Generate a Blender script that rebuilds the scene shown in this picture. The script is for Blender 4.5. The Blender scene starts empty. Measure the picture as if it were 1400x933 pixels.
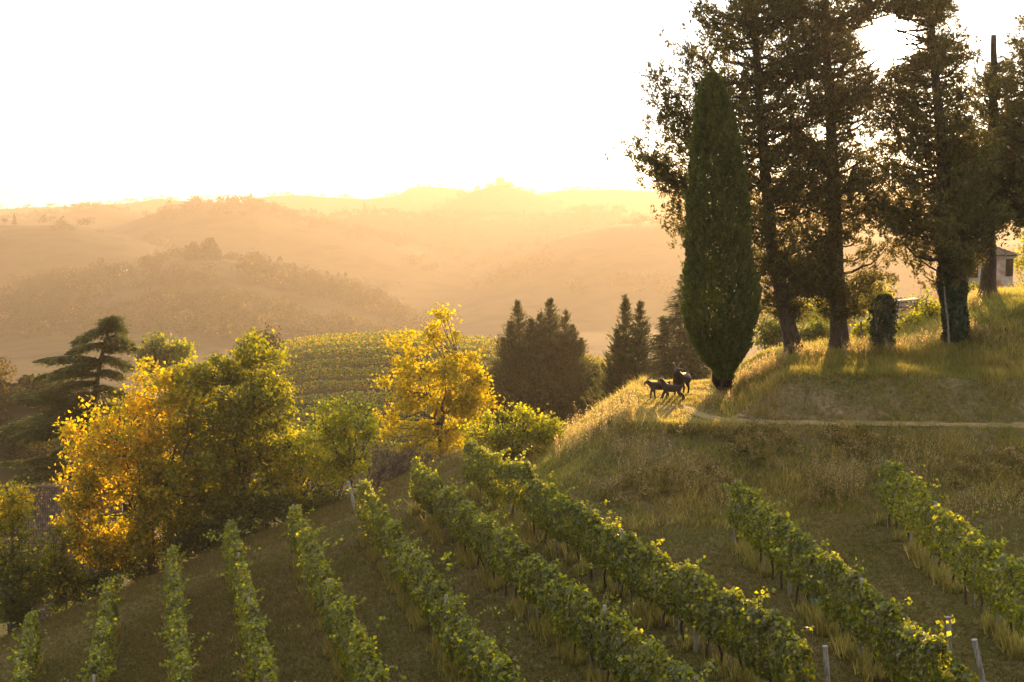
import bpy, math
import numpy as np
from mathutils import Vector

# ------------------------------------------------------------------ camera, light, sky
C = bpy.context.scene
COL = C.collection
F_PX, HZ = 1750.0, 270.0                      # focal length and horizon row, in photo pixels
PITCH = math.atan((466.5 - HZ) / F_PX)
CP, SP = math.cos(PITCH), math.sin(PITCH)
cam_d = bpy.data.cameras.new('camera')
cam = bpy.data.objects.new('camera', cam_d)
COL.objects.link(cam)
cam.location = (0, 0, 0)
cam.rotation_euler = (math.pi / 2 - PITCH, 0, 0)
cam_d.sensor_width = 36
cam_d.lens = 36 * F_PX / 1400
cam_d.clip_start, cam_d.clip_end = 0.5, 60000
C.camera = cam


def ray(px, py):
    px = np.asarray(px, float)
    py = np.asarray(py, float)
    return np.stack([px - 700 + 0 * py, F_PX * CP + (466.5 - py) * SP + 0 * px, -F_PX * SP + (466.5 - py) * CP + 0 * px], -1)


def P(px, py, Y):
    r = ray(px, py)
    return r * (np.asarray(Y, float) / r[..., 1])[..., None]


SUN_DIR = Vector(ray(1218, 55)).normalized()
SUN_EL = math.asin(SUN_DIR.z)
SUN_AZ = math.atan2(SUN_DIR.x, SUN_DIR.y)
sun_d = bpy.data.lights.new('sun', 'SUN')
sun_d.energy = 5.0
sun_d.angle = math.radians(0.6)
sun_d.color = (1.0, 0.60, 0.27)
sun = bpy.data.objects.new('sun', sun_d)
COL.objects.link(sun)
sun.location = (60, 200, 60)
sun.rotation_euler = SUN_DIR.to_track_quat('Z', 'Y').to_euler()

W = bpy.data.worlds.new('World')
C.world = W
W.use_nodes = True
nt = W.node_tree
nt.nodes.clear()
wo = nt.nodes.new('ShaderNodeOutputWorld')
bg = nt.nodes.new('ShaderNodeBackground')
sky = nt.nodes.new('ShaderNodeTexSky')
sky.sky_type = 'NISHITA'
sky.sun_disc = False
sky.sun_elevation = SUN_EL
sky.sun_rotation = SUN_AZ
sky.air_density = 0.6
sky.dust_density = 0.1
sky.ozone_density = 1.0
bg.inputs['Strength'].default_value = 0.05
nt.links.new(sky.outputs[0], bg.inputs['Color'])
# the sun itself and its aureole, a function of the angle from the sun direction
geo = nt.nodes.new('ShaderNodeTexCoord')
nrm = nt.nodes.new('ShaderNodeVectorMath'); nrm.operation = 'NORMALIZE'
dot = nt.nodes.new('ShaderNodeVectorMath'); dot.operation = 'DOT_PRODUCT'
dot.inputs[1].default_value = SUN_DIR
acos = nt.nodes.new('ShaderNodeMath'); acos.operation = 'ARCCOSINE'
nt.links.new(geo.outputs['Generated'], nrm.inputs[0])
nt.links.new(nrm.outputs[0], dot.inputs[0])
nt.links.new(dot.outputs['Value'], acos.inputs[0])


def falloff(width, amp):
    m = nt.nodes.new('ShaderNodeMath'); m.operation = 'DIVIDE'; m.inputs[1].default_value = width
    p = nt.nodes.new('ShaderNodeMath'); p.operation = 'POWER'; p.inputs[1].default_value = 2
    n = nt.nodes.new('ShaderNodeMath'); n.operation = 'MULTIPLY'; n.inputs[1].default_value = -1
    e = nt.nodes.new('ShaderNodeMath'); e.operation = 'EXPONENT'
    a = nt.nodes.new('ShaderNodeMath'); a.operation = 'MULTIPLY'; a.inputs[1].default_value = amp
    nt.links.new(acos.outputs[0], m.inputs[0]); nt.links.new(m.outputs[0], p.inputs[0])
    nt.links.new(p.outputs[0], n.inputs[0]); nt.links.new(n.outputs[0], e.inputs[0]); nt.links.new(e.outputs[0], a.inputs[0])
    return a.outputs[0]


cur = bg.outputs[0]
hole = nt.nodes.new('ShaderNodeMath'); hole.operation = 'SUBTRACT'; hole.inputs[0].default_value = 1
nt.links.new(falloff(math.radians(7.0), .85), hole.inputs[1])     # the golden aureole takes over from the pale sky near the sun
for width, amp, colr, pale in ((math.radians(0.66), 40.0, (1, .90, .62, 1), 0), (math.radians(4.5), .22, (1, .58, .14, 1), 0),
                               (math.radians(55), 0.52, (.90, .95, 1, 1), 1), (math.radians(150), 0.36, (1, .84, .64, 1), 0)):
    b2 = nt.nodes.new('ShaderNodeBackground')
    b2.inputs['Color'].default_value = colr
    st = falloff(width, amp)
    if pale:
        mm = nt.nodes.new('ShaderNodeMath'); mm.operation = 'MULTIPLY'
        nt.links.new(st, mm.inputs[0]); nt.links.new(hole.outputs[0], mm.inputs[1]); st = mm.outputs[0]
    nt.links.new(st, b2.inputs['Strength'])
    ad = nt.nodes.new('ShaderNodeAddShader')
    nt.links.new(cur, ad.inputs[0]); nt.links.new(b2.outputs[0], ad.inputs[1])
    cur = ad.outputs[0]
nt.links.new(cur, wo.inputs['Surface'])

C.view_settings.view_transform = 'Standard'
C.view_settings.look = 'None'
C.view_settings.exposure = 1.75
C.view_settings.gamma = 1.0
C.view_settings.use_curve_mapping = False
C.render.engine = 'CYCLES'
cy = C.cycles
cy.use_denoising = True
cy.max_bounces = 6
cy.diffuse_bounces = 3
cy.glossy_bounces = 1
cy.transmission_bounces = 4
cy.volume_bounces = 2
cy.transparent_max_bounces = 4
cy.sample_clamp_indirect = 4.0
HAZE_DENSITY = 0.0005
HAZE_G = 0.45

# ------------------------------------------------------------------ helpers
R = np.random.default_rng(11)


def lat(i, j, seed):
    n = (i * 374761393 + j * 668265263 + seed * 974711) & 0x7fffffff
    n = ((n ^ (n >> 13)) * 1274126177) & 0x7fffffff
    return ((n ^ (n >> 16)) & 0xffff) / 65535.0


def vnoise(x, y, seed=0):
    x = np.asarray(x, float); y = np.asarray(y, float)
    i = np.floor(x).astype(np.int64); j = np.floor(y).astype(np.int64)
    u = x - i; v = y - j
    u = u * u * (3 - 2 * u); v = v * v * (3 - 2 * v)
    a = lat(i, j, seed); b = lat(i + 1, j, seed); c = lat(i, j + 1, seed); d = lat(i + 1, j + 1, seed)
    return (a + (b - a) * u) * (1 - v) + (c + (d - c) * u) * v


def fbm(x, y, seed=0, o=3):
    s = 0; a = .5; t = 0
    for k in range(o):
        s = s + a * vnoise(np.asarray(x) * 2 ** k, np.asarray(y) * 2 ** k, seed + k); t += a; a *= .5
    return s / t


def sstep(a, b, x):
    t = np.clip((x - a) / (b - a), 0, 1)
    return t * t * (3 - 2 * t)


def unit(v):
    return v / np.maximum(np.linalg.norm(v, axis=-1, keepdims=True), 1e-9)


def runit(n):
    return unit(R.normal(size=(n, 3)))


class Acc:
    def __init__(self):
        self.v = []; self.f = []; self.t = []; self.n = 0

    def add(self, V, F, tint=0.5):
        V = np.asarray(V, float).reshape(-1, 3)
        F = F if isinstance(F, list) else [F]
        self.v.append(V)
        for f in F:
            f = np.asarray(f)
            if len(f): self.f.append(f + self.n)
        self.t.append(np.broadcast_to(np.asarray(tint, float), (len(V),)))
        self.n += len(V)


def mk(name, acc, mat, parent=None, smooth=False, attrs=None):
    V = np.concatenate(acc.v); T = np.concatenate(acc.t)
    if parent is not None:
        V = V - np.array(parent['_base'] if '_base' in parent else parent.location)
    me = bpy.data.meshes.new(name)
    me.vertices.add(len(V)); me.vertices.foreach_set('co', V.astype(np.float32).ravel())
    li = np.concatenate([f.ravel() for f in acc.f]).astype(np.int32)
    tot = np.concatenate([np.full(len(f), f.shape[1]) for f in acc.f])
    me.loops.add(len(li)); me.loops.foreach_set('vertex_index', li)
    me.polygons.add(len(tot))
    me.polygons.foreach_set('loop_start', (np.cumsum(tot) - tot).astype(np.int32))
    me.update(calc_edges=True)
    if smooth: me.polygons.foreach_set('use_smooth', np.ones(len(tot), bool))
    a = me.attributes.new('tint', 'FLOAT', 'POINT'); a.data.foreach_set('value', T.astype(np.float32))
    for k, val in (attrs or {}).items():
        a = me.attributes.new(k, 'FLOAT', 'POINT'); a.data.foreach_set('value', val.astype(np.float32))
    me.materials.append(mat)
    o = bpy.data.objects.new(name, me); COL.objects.link(o)
    if parent is not None:
        o.parent = parent
    return o


def tag(o, label, cat, group=None):
    o['label'] = label; o['category'] = cat
    if group: o['group'] = group
    return o


def thing(name, label, cat, loc, group=None):
    o = bpy.data.objects.new(name, None); COL.objects.link(o)
    o.empty_display_size = .3
    o.location = [float(c) for c in loc]
    return tag(o, label, cat, group)


def copy_thing(src, loc, rz, sc, label=None):
    c = src.copy(); COL.objects.link(c); c.location = loc; c.rotation_euler = (0, 0, rz); c.scale = (sc, sc, sc)
    if label: c['label'] = label
    for ch in src.children:
        d = ch.copy(); COL.objects.link(d); d.parent = c
    return c


def tube(pts, rad, n=6):
    pts = np.asarray(pts, float); rad = np.broadcast_to(np.asarray(rad, float), (len(pts),))
    tan = unit(np.gradient(pts, axis=0))
    ref = np.array([0., 0., 1.]) if abs(tan[0][2]) < .9 else np.array([1., 0., 0.])
    A = unit(np.cross(tan, ref)); B = np.cross(tan, A)
    th = np.arange(n) * 2 * math.pi / n
    V = pts[:, None] + rad[:, None, None] * (np.cos(th)[None, :, None] * A[:, None] + np.sin(th)[None, :, None] * B[:, None])
    m = len(pts)
    i = np.arange(m - 1)[:, None] * n; j = np.arange(n)[None]; k = (j + 1) % n
    F = np.stack([i + j, i + k, i + n + k, i + n + j], -1).reshape(-1, 4)
    cap = np.array([[(m - 1) * n + q for q in range(n)]])
    return V.reshape(-1, 3), [F, cap] if n in (3, 4) else [F, np.array([[(m - 1) * n, (m - 1) * n + q, (m - 1) * n + q + 1] for q in range(1, n - 1)])]


def box(c, s, rot=None):
    c = np.asarray(c, float); s = np.asarray(s, float) / 2
    V = np.array([[x, y, z] for x in (-1, 1) for y in (-1, 1) for z in (-1, 1)]) * s
    if rot is not None: V = V @ np.asarray(rot).T
    F = np.array([[0, 1, 3, 2], [4, 6, 7, 5], [0, 4, 5, 1], [2, 3, 7, 6], [0, 2, 6, 4], [1, 5, 7, 3]])
    return V + c, F


def bar(a, b, w, h):
    """square bar from a to b"""
    a = np.asarray(a, float); b = np.asarray(b, float)
    x = unit(b - a); ref = np.array([0, 0, 1.]) if abs(x[2]) < .9 else np.array([0, 1., 0])
    y = unit(np.cross(ref, x)); z = np.cross(x, y)
    return box((a + b) / 2, (np.linalg.norm(b - a), w, h), np.stack([x, y, z], 1))


def leaves(c, size, a=None, aspect=.7, spread=1.0, fold=.12, nrm=None):
    """rhombic leaves at c: returns verts, quads. a = preferred direction of the length."""
    n = len(c)
    d = runit(n) * spread
    if a is not None: d = d + a
    d = unit(d)
    q = runit(n)
    if nrm is not None: q = q * .6 + nrm
    b = unit(np.cross(q, d)); nn = np.cross(d, b)
    s = (np.broadcast_to(np.asarray(size, float), (n,)) * R.uniform(.65, 1.35, n))[:, None]
    V = np.stack([c - d * s * .5, c + b * s * aspect * .5 + nn * s * fold - d * s * .05, c + d * s * .5, c - b * s * aspect * .5 + nn * s * fold - d * s * .05], 1)
    F = np.arange(n * 4).reshape(n, 4)
    return V.reshape(-1, 3), F


# ------------------------------------------------------------------ materials
def ramp(nodes, stops):
    r = nodes.new('ShaderNodeValToRGB')
    e = r.color_ramp.elements
    while len(e) < len(stops): e.new(.5)
    for k, (p, c) in enumerate(stops):
        e[k].position = p; e[k].color = (*c, 1)
    return r


def leaf_mat(name, stops, trans=.45, boost=1.6, gloss=.06):
    m = bpy.data.materials.new(name); m.use_nodes = True
    N = m.node_tree.nodes; L = m.node_tree.links; N.clear()
    out = N.new('ShaderNodeOutputMaterial')
    at = N.new('ShaderNodeAttribute'); at.attribute_name = 'tint'
    r = ramp(N, stops); L.new(at.outputs['Fac'], r.inputs[0])
    d = N.new('ShaderNodeBsdfDiffuse'); t = N.new('ShaderNodeBsdfTranslucent')
    g = N.new('ShaderNodeBsdfGlossy'); g.inputs['Roughness'].default_value = .45
    g.inputs['Color'].default_value = (.8, .8, .75, 1)
    hs = N.new('ShaderNodeHueSaturation'); hs.inputs['Value'].default_value = boost; hs.inputs['Saturation'].default_value = 1.1
    L.new(r.outputs[0], d.inputs['Color']); L.new(r.outputs[0], hs.inputs['Color']); L.new(hs.outputs[0], t.inputs['Color'])
    mx = N.new('ShaderNodeMixShader'); mx.inputs[0].default_value = trans
    L.new(d.outputs[0], mx.inputs[1]); L.new(t.outputs[0], mx.inputs[2])
    m2 = N.new('ShaderNodeMixShader'); m2.inputs[0].default_value = gloss
    L.new(mx.outputs[0], m2.inputs[1]); L.new(g.outputs[0], m2.inputs[2])
    L.new(m2.outputs[0], out.inputs['Surface'])
    return m


def rough_mat(name, c1, c2, scale=6, rough=.9, bump=.3, stretch=(1, 1, 1), c3=None, scale2=.6):
    m = bpy.data.materials.new(name); m.use_nodes = True
    N = m.node_tree.nodes; L = m.node_tree.links
    b = N['Principled BSDF']; b.inputs['Roughness'].default_value = rough
    b.inputs['Specular IOR Level'].default_value = .2
    tc = N.new('ShaderNodeTexCoord'); mp = N.new('ShaderNodeMapping'); mp.inputs['Scale'].default_value = stretch
    L.new(tc.outputs['Object'], mp.inputs[0])
    n = N.new('ShaderNodeTexNoise'); n.inputs['Scale'].default_value = scale; n.inputs['Detail'].default_value = 6
    L.new(mp.outputs[0], n.inputs['Vector'])
    r = ramp(N, [(.35, c1), (.65, c2)]); L.new(n.outputs[0], r.inputs[0])
    col = r.outputs[0]
    if c3:
        n2 = N.new('ShaderNodeTexNoise'); n2.inputs['Scale'].default_value = scale2; n2.inputs['Detail'].default_value = 4
        L.new(mp.outputs[0], n2.inputs['Vector'])
        r2 = ramp(N, [(.5, (0, 0, 0)), (.62, (1, 1, 1))]); L.new(n2.outputs[0], r2.inputs[0])
        mx = N.new('ShaderNodeMix'); mx.data_type = 'RGBA'; mx.inputs['B'].default_value = (*c3, 1)
        L.new(r2.outputs[0], mx.inputs['Factor']); L.new(col, mx.inputs['A']); col = mx.outputs['Result']
    L.new(col, b.inputs['Base Color'])
    bp = N.new('ShaderNodeBump'); bp.inputs['Strength'].default_value = bump
    L.new(n.outputs[0], bp.inputs['Height']); L.new(bp.outputs[0], b.inputs['Normal'])
    return m


M = {}
M['vine'] = leaf_mat('vine_leaf', [(0, (.034, .042, .008)), (.5, (.080, .090, .011)), (.8, (.16, .16, .015)), (1, (.30, .24, .022))], .55, 4.2, .05)
M['vine_yellow'] = leaf_mat('vine_leaf_turning', [(0, (.035, .06, .012)), (.45, (.075, .11, .016)), (.75, (.2, .17, .02)), (1, (.36, .20, .025))], .55, 2.8, .05)
M['cypress'] = leaf_mat('cypress_spray', [(0, (.032, .036, .012)), (.7, (.10, .088, .026)), (1, (.17, .11, .03))], .45, 2.6, .02)
M['cypress_dense'] = leaf_mat('dense_cypress_spray', [(0, (.040, .058, .012)), (1, (.16, .17, .035))], .4, 1.8, .02)
M['conifer'] = leaf_mat('conifer_spray', [(0, (.035, .045, .014)), (1, (.13, .12, .035))], .35, 1.7, .02)
M['cedar'] = leaf_mat('cedar_needles', [(0, (.028, .042, .018)), (1, (.13, .135, .035))], .35, 1.8, .02)
M['orange'] = leaf_mat('orange_leaf', [(0, (.09, .11, .012)), (.45, (.21, .195, .014)), (.8, (.40, .29, .014)), (1, (.55, .34, .018))], .55, 2.1, .03)
M['olive'] = leaf_mat('browning_leaf', [(0, (.06, .075, .012)), (.5, (.15, .155, .014)), (.85, (.28, .24, .016)), (1, (.4, .28, .02))], .55, 2.1, .03)
M['yellow'] = leaf_mat('yellow_leaf', [(0, (.24, .21, .012)), (.5, (.46, .36, .014)), (1, (.62, .49, .02))], .5, 1.5, .02)
M['lime'] = leaf_mat('yellow_green_leaf', [(0, (.06, .08, .012)), (.5, (.19, .19, .018)), (1, (.38, .34, .03))], .55, 2.5, .03)
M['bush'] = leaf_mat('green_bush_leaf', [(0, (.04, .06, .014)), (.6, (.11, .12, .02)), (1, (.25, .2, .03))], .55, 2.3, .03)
M['ivy'] = leaf_mat('ivy_leaf', [(0, (.014, .028, .008)), (1, (.04, .065, .015))], .25, 1.4, .05)
M['wood_far'] = leaf_mat('woodland_leaf', [(0, (.022, .026, .010)), (.6, (.055, .052, .016)), (.85, (.13, .09, .022)), (1, (.24, .14, .025))], .35, 1.5, .0)
M['grass'] = leaf_mat('grass_blade', [(0, (.07, .08, .02)), (.5, (.15, .14, .04)), (1, (.30, .23, .09))], .58, 3.1, .0)
M['mown'] = leaf_mat('mown_grass_blade', [(0, (.065, .072, .02)), (.6, (.14, .125, .04)), (1, (.26, .20, .085))], .45, 1.9, .0)
M['weed'] = leaf_mat('dry_weed', [(0, (.07, .075, .02)), (.4, (.19, .16, .055)), (1, (.42, .32, .18))], .6, 2.0, .0)
M['twig'] = rough_mat('bare_twig', (.06, .045, .035), (.14, .10, .08), 8)
M['bark'] = rough_mat('cypress_bark', (.035, .025, .018), (.11, .075, .05), 5, stretch=(4, 4, .7), bump=.8)
M['bark2'] = rough_mat('tree_bark', (.05, .04, .03), (.13, .10, .075), 7, stretch=(3, 3, .7), bump=.7)
M['post'] = rough_mat('weathered_post', (.16, .145, .12), (.36, .33, .29), 9, stretch=(3, 3, .6))
M['stake'] = rough_mat('pale_stake', (.2, .2, .19), (.36, .36, .34), 9)
M['timber'] = rough_mat('grey_timber', (.16, .12, .09), (.32, .26, .2), 9, stretch=(3, 3, .6))
M['wire'] = rough_mat('trellis_wire', (.12, .12, .12), (.2, .2, .2), 9)
M['plaster'] = rough_mat('peeling_plaster', (.42, .36, .30), (.56, .50, .43), 3, c3=(.42, .2, .13), scale2=.9)
M['brick'] = rough_mat('old_brick', (.22, .10, .07), (.34, .17, .12), 8)
M['goat'] = rough_mat('dark_goat_coat', (.030, .020, .014), (.085, .055, .036), 12, rough=.6)
M['horn'] = rough_mat('goat_horn', (.12, .09, .07), (.22, .17, .13), 20, rough=.6)
M['guard'] = rough_mat('green_plastic', (.12, .27, .2), (.18, .34, .26), 20, rough=.5)
M['boards'] = rough_mat('dark_barn_boards', (.035, .028, .022), (.075, .06, .045), 6, stretch=(4, 4, .5))
M['dark'] = rough_mat('dark_opening', (.015, .014, .013), (.03, .028, .025), 4)
M['steel'] = rough_mat('galvanised_steel', (.2, .2, .2), (.3, .3, .3), 4)


def tile_mat():
    m = bpy.data.materials.new('roof_tiles'); m.use_nodes = True
    N = m.node_tree.nodes; L = m.node_tree.links
    b = N['Principled BSDF']; b.inputs['Roughness'].default_value = .85
    tc = N.new('ShaderNodeTexCoord')
    n = N.new('ShaderNodeTexNoise'); n.inputs['Scale'].default_value = 2.2; n.inputs['Detail'].default_value = 8
    L.new(tc.outputs['Object'], n.inputs['Vector'])
    at = N.new('ShaderNodeAttribute'); at.attribute_name = 'tint'
    ad = N.new('ShaderNodeMath'); ad.operation = 'ADD'
    mu = N.new('ShaderNodeMath'); mu.operation = 'MULTIPLY'; mu.inputs[1].default_value = .6
    L.new(n.outputs[0], mu.inputs[0]); L.new(mu.outputs[0], ad.inputs[0])
    m3 = N.new('ShaderNodeMath'); m3.operation = 'MULTIPLY'; m3.inputs[1].default_value = .55
    L.new(at.outputs['Fac'], m3.inputs[0]); L.new(m3.outputs[0], ad.inputs[1])
    r = ramp(N, [(.25, (.04, .027, .017)), (.6, (.095, .06, .036)), (.95, (.19, .13, .08))])
    L.new(ad.outputs[0], r.inputs[0]); L.new(r.outputs[0], b.inputs['Base Color'])
    return m


M['tiles'] = tile_mat()

# ------------------------------------------------------------------ terrain
AL = math.atan2(495, F_PX / CP)                       # the vine rows run to the upper left
DV = np.array([-math.sin(AL), math.cos(AL)]); EV = np.array([math.cos(AL), math.sin(AL)])


def ridge(depth, wf, wb, pts, bump=0., seed=1, bscale=60.):
    q = np.array([P(a, b, depth) for a, b in pts])
    return dict(R=depth, wf=wf, wb=wb, t=q[:, 0] / depth, z=q[:, 2], bump=bump, seed=seed, bs=bscale)


RIDGES = [
    ridge(165, 42, 60, [(150, 655), (300, 535), (380, 488), (440, 477), (530, 471), (600, 473), (670, 478), (760, 494), (830, 506), (900, 522), (1000, 540), (1100, 520), (1300, 480), (1500, 470)], .3, 3),
    ridge(128, 26, 26, [(-300, 500), (-100, 520), (0, 535), (60, 545), (110, 560), (180, 585), (300, 640), (420, 680)], .5, 4, 12),
    ridge(800, 210, 200, [(-300, 430), (-100, 410), (0, 402), (100, 384), (180, 374), (240, 356), (300, 354), (350, 366), (420, 385), (480, 400), (540, 425), (590, 465), (650, 510), (720, 560)], 3, 5),
    ridge(1050, 200, 200, [(-300, 298), (0, 307), (100, 309), (170, 320), (220, 338), (270, 360), (330, 400), (420, 470)], 3, 6),
    ridge(1300, 240, 260, [(60, 380), (130, 320), (180, 302), (215, 290), (265, 280), (310, 278), (350, 281), (400, 300), (450, 312), (500, 322), (560, 335), (620, 350), (700, 380), (800, 420)], 3, 7),
    ridge(1150, 260, 200, [(500, 470), (545, 440), (600, 402), (650, 372), (680, 357), (720, 341), (760, 327), (800, 316), (840, 309), (880, 306), (915, 305), (1000, 308), (1150, 320), (1400, 330), (1700, 320)], 3, 8),
    ridge(1550, 220, 200, [(330, 320), (400, 293), (470, 296), (520, 293), (570, 298), (614, 295), (678, 299), (729, 299), (757, 298), (780, 292), (804, 288), (836, 288), (868, 295), (915, 306), (1000, 312), (1300, 310)], 4, 9),
    ridge(1600, 200, 200, [(-300, 300), (0, 303), (60, 297), (100, 289), (135, 284), (170, 290), (200, 297), (260, 320)], 4, 10),
    ridge(1880, 160, 160, [(540, 310), (600, 285), (640, 264), (675, 254), (690, 253), (710, 259), (740, 266), (790, 290)], 4, 12),
    ridge(2250, 180, 300, [(-400, 285), (0, 285), (60, 283), (130, 281), (180, 277), (215, 272), (260, 276), (340, 276), (360, 269), (400, 266), (450, 270), (500, 272), (540, 269), (560, 257), (580, 254), (620, 258), (660, 268), (740, 268), (765, 260), (800, 259), (900, 261), (1100, 262), (1400, 258), (1800, 262)], 4, 13),
]
FLOOR = np.array([[-9000, -24], [0, -24], [95, -24], [200, -36], [400, -58], [800, -82], [1500, -90], [2500, -85], [9000, -60]])


def hills(x, y):
    yy = np.maximum(y, 6.0)
    t = x / yy
    fl = np.interp(y, FLOOR[:, 0], FLOOR[:, 1])
    z = fl + 0.0
    for r in RIDGES:
        zr = np.interp(t, r['t'], r['z']) + r['bump'] * (fbm(x / r['bs'], y / r['bs'], r['seed']) - .6)
        w = np.where(y < r['R'], r['wf'], r['wb'])
        g = np.exp(-((y - r['R']) / w) ** 2)
        z = np.maximum(z, fl + np.maximum(zr - fl, 0) * g)
    return z


U_K = np.array([[-60, -31], [-20, -21.4], [0, -15.4], [13, -11.5], [17, -11.0], [22, -10.6], [45, -9.4], [90, -8]])
BX = np.array([-30, 3.5, 4.6, 7.4, 8.6, 14.4, 19.2, 30, 60])
BF = np.array([53, 50.0, 49.0, 48.3, 48.2, 47.8, 47.3, 46.8, 46])
BB = np.array([60, 60, 60, 50.3, 49.2, 48.75, 48.4, 48.1, 47.5])
ZB = -8.62


def bench_sd(x, y):
    xb = np.interp(y, [40, 49.0, 50.5, 52, 56, 60], [4.7, 4.6, 4.5, 4.9, 5.6, 6.3])
    return np.minimum(np.minimum(y - np.interp(x, BX, BF), (x - xb) * 1.55), 60.5 + np.clip(x - 8.2, 0, 8) * 5 - y)


def mound_sd(x, y):
    a = y - np.interp(x, BX, np.where(BX < 7, 48.9, BB))
    b = (x - (8.4 + (y - 49.2) * .10)) * .62
    return np.minimum(a, b)


def smax(a, b, k):
    h = np.clip(.5 + .5 * (a - b) / k, 0, 1)
    return b * (1 - h) + a * h + k * h * (1 - h)


def zones(x, y):
    u = x * EV[0] + y * EV[1]; s = x * DV[0] + y * DV[1]
    sc = np.interp(u, [-12, 2, 9, 13, 20], [51.5, 53.8, 54.3, 56, 58])
    zv = np.interp(u, U_K[:, 0], U_K[:, 1])
    ov = np.maximum(0, s - sc)
    g0 = zv - .42 * ov + .35 * np.exp(-ov) * 0
    far = hills(x, y)
    g0 = smax(g0, far, 1.0)
    g0 = np.where((y > 80) & (s > sc + 25), np.maximum(far, g0), g0)
    sB = bench_sd(x, y); sM = mound_sd(x, y)
    back = np.maximum(0, y - 60 - np.maximum(0, x - 18.5) * 3)
    bk = ZB + np.where(sB < 0, .42 * sB, 0) + .30 * (fbm(x * .55, y * .8, 33) - .5) * sstep(-.3, -1.5, sB) * sstep(-7, -4, sB)
    fac = np.clip((y - 51.6) / 5, 0, 1.5)
    top = -7.12 + .09 * np.clip(x - 13, 0, 10.5) * np.clip((y - 51.6) / 5, 0, 1) + 1.1 * sstep(0, 3.2, x - (18.2 + .33 * (y - 56))) * np.clip((y - 52) / 5, 0, 1.2) - .09 * np.maximum(0, y - 66) + .1 * (fbm(x * .7, y * .7, 5) - .5)
    rise = np.maximum(top - ZB, .2)
    mz = rise * (.55 * sstep(0, 1.75, sM) + .45 * np.clip(sM / 1.75, 0, 1))
    mz = mz + .3 * (fbm(x * 1.1, y * 1.1, 21) - .5) * sstep(.1, .5, sM) * sstep(2.6, 1.2, sM)
    bk = bk + np.where(sB > 0, mz, 0)
    bk = bk - .28 * back
    z = smax(g0, bk, .35)
    return z, g0, bk, sB, sM, s - sc, far, u


def ground(x, y):
    x = np.atleast_1d(np.asarray(x, float)); y = np.atleast_1d(np.asarray(y, float))
    z = zones(x, y)[0]
    return z + .07 * (fbm(x * 1.3, y * 1.3, 2) - .5) * (np.hypot(x, y) < 120)


def g1(x, y):
    return float(ground(x, y)[0])


def hitg(px, py, ymin=16., ymax=140.):
    """where the view ray of a photo pixel meets the near ground"""
    r = ray(px, py); r = r / r[1]
    Y = np.arange(ymin, ymax, .08)
    d = r[2] * Y - ground(r[0] * Y, Y)
    k = np.nonzero(d < 0)[0]
    y = Y[k[0]] if len(k) else ymax
    return np.array([r[0] * y, y, g1(r[0] * y, y)])


def base_at(px, Y, py=450):
    p = P(px, py, Y)
    return np.array([p[0], Y, g1(p[0], Y) - .05])


fine = np.radians(np.arange(-26, 30.01, .17))
coarse = np.radians(np.concatenate([np.arange(-178, -26, 2.0)]))
coarse2 = np.radians(np.arange(31, 182, 2.0))
AZ = np.concatenate([coarse, fine, coarse2])
RR = np.exp(np.arange(math.log(7), math.log(2750), .0062))
az, rr = np.meshgrid(AZ, RR, indexing='ij')
gx = (rr * np.sin(az)).ravel(); gy = (rr * np.cos(az)).ravel()
gz = ground(gx, gy)
zz, g0_, bk_, sB_, sM_, sc_, far_, u_ = zones(gx, gy)
na, nr = az.shape
i = np.arange(na - 1)[:, None] * nr; j = np.arange(nr - 1)[None]
GF = np.stack([i + j, i + nr + j, i + nr + j + 1, i + j + 1], -1).reshape(-1, 4)
near = np.hypot(gx, gy) < 110
w_bank = ((sB_ < 30) & (bk_ > g0_ - .3) & near).astype(float)
w_mound = (sstep(.0, .4, sM_) * sstep(2.6, 1.6, sM_) * (sB_ > -.2) * near)
w_head = np.exp(-((sc_ + 1.4) / 1.5) ** 2) * (sB_ < -3)
w_far = sstep(70, 110, np.hypot(gx, gy)) * (zz <= far_ + 1.2)
acc = Acc(); acc.add(np.stack([gx, gy, gz], 1), GF)


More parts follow.
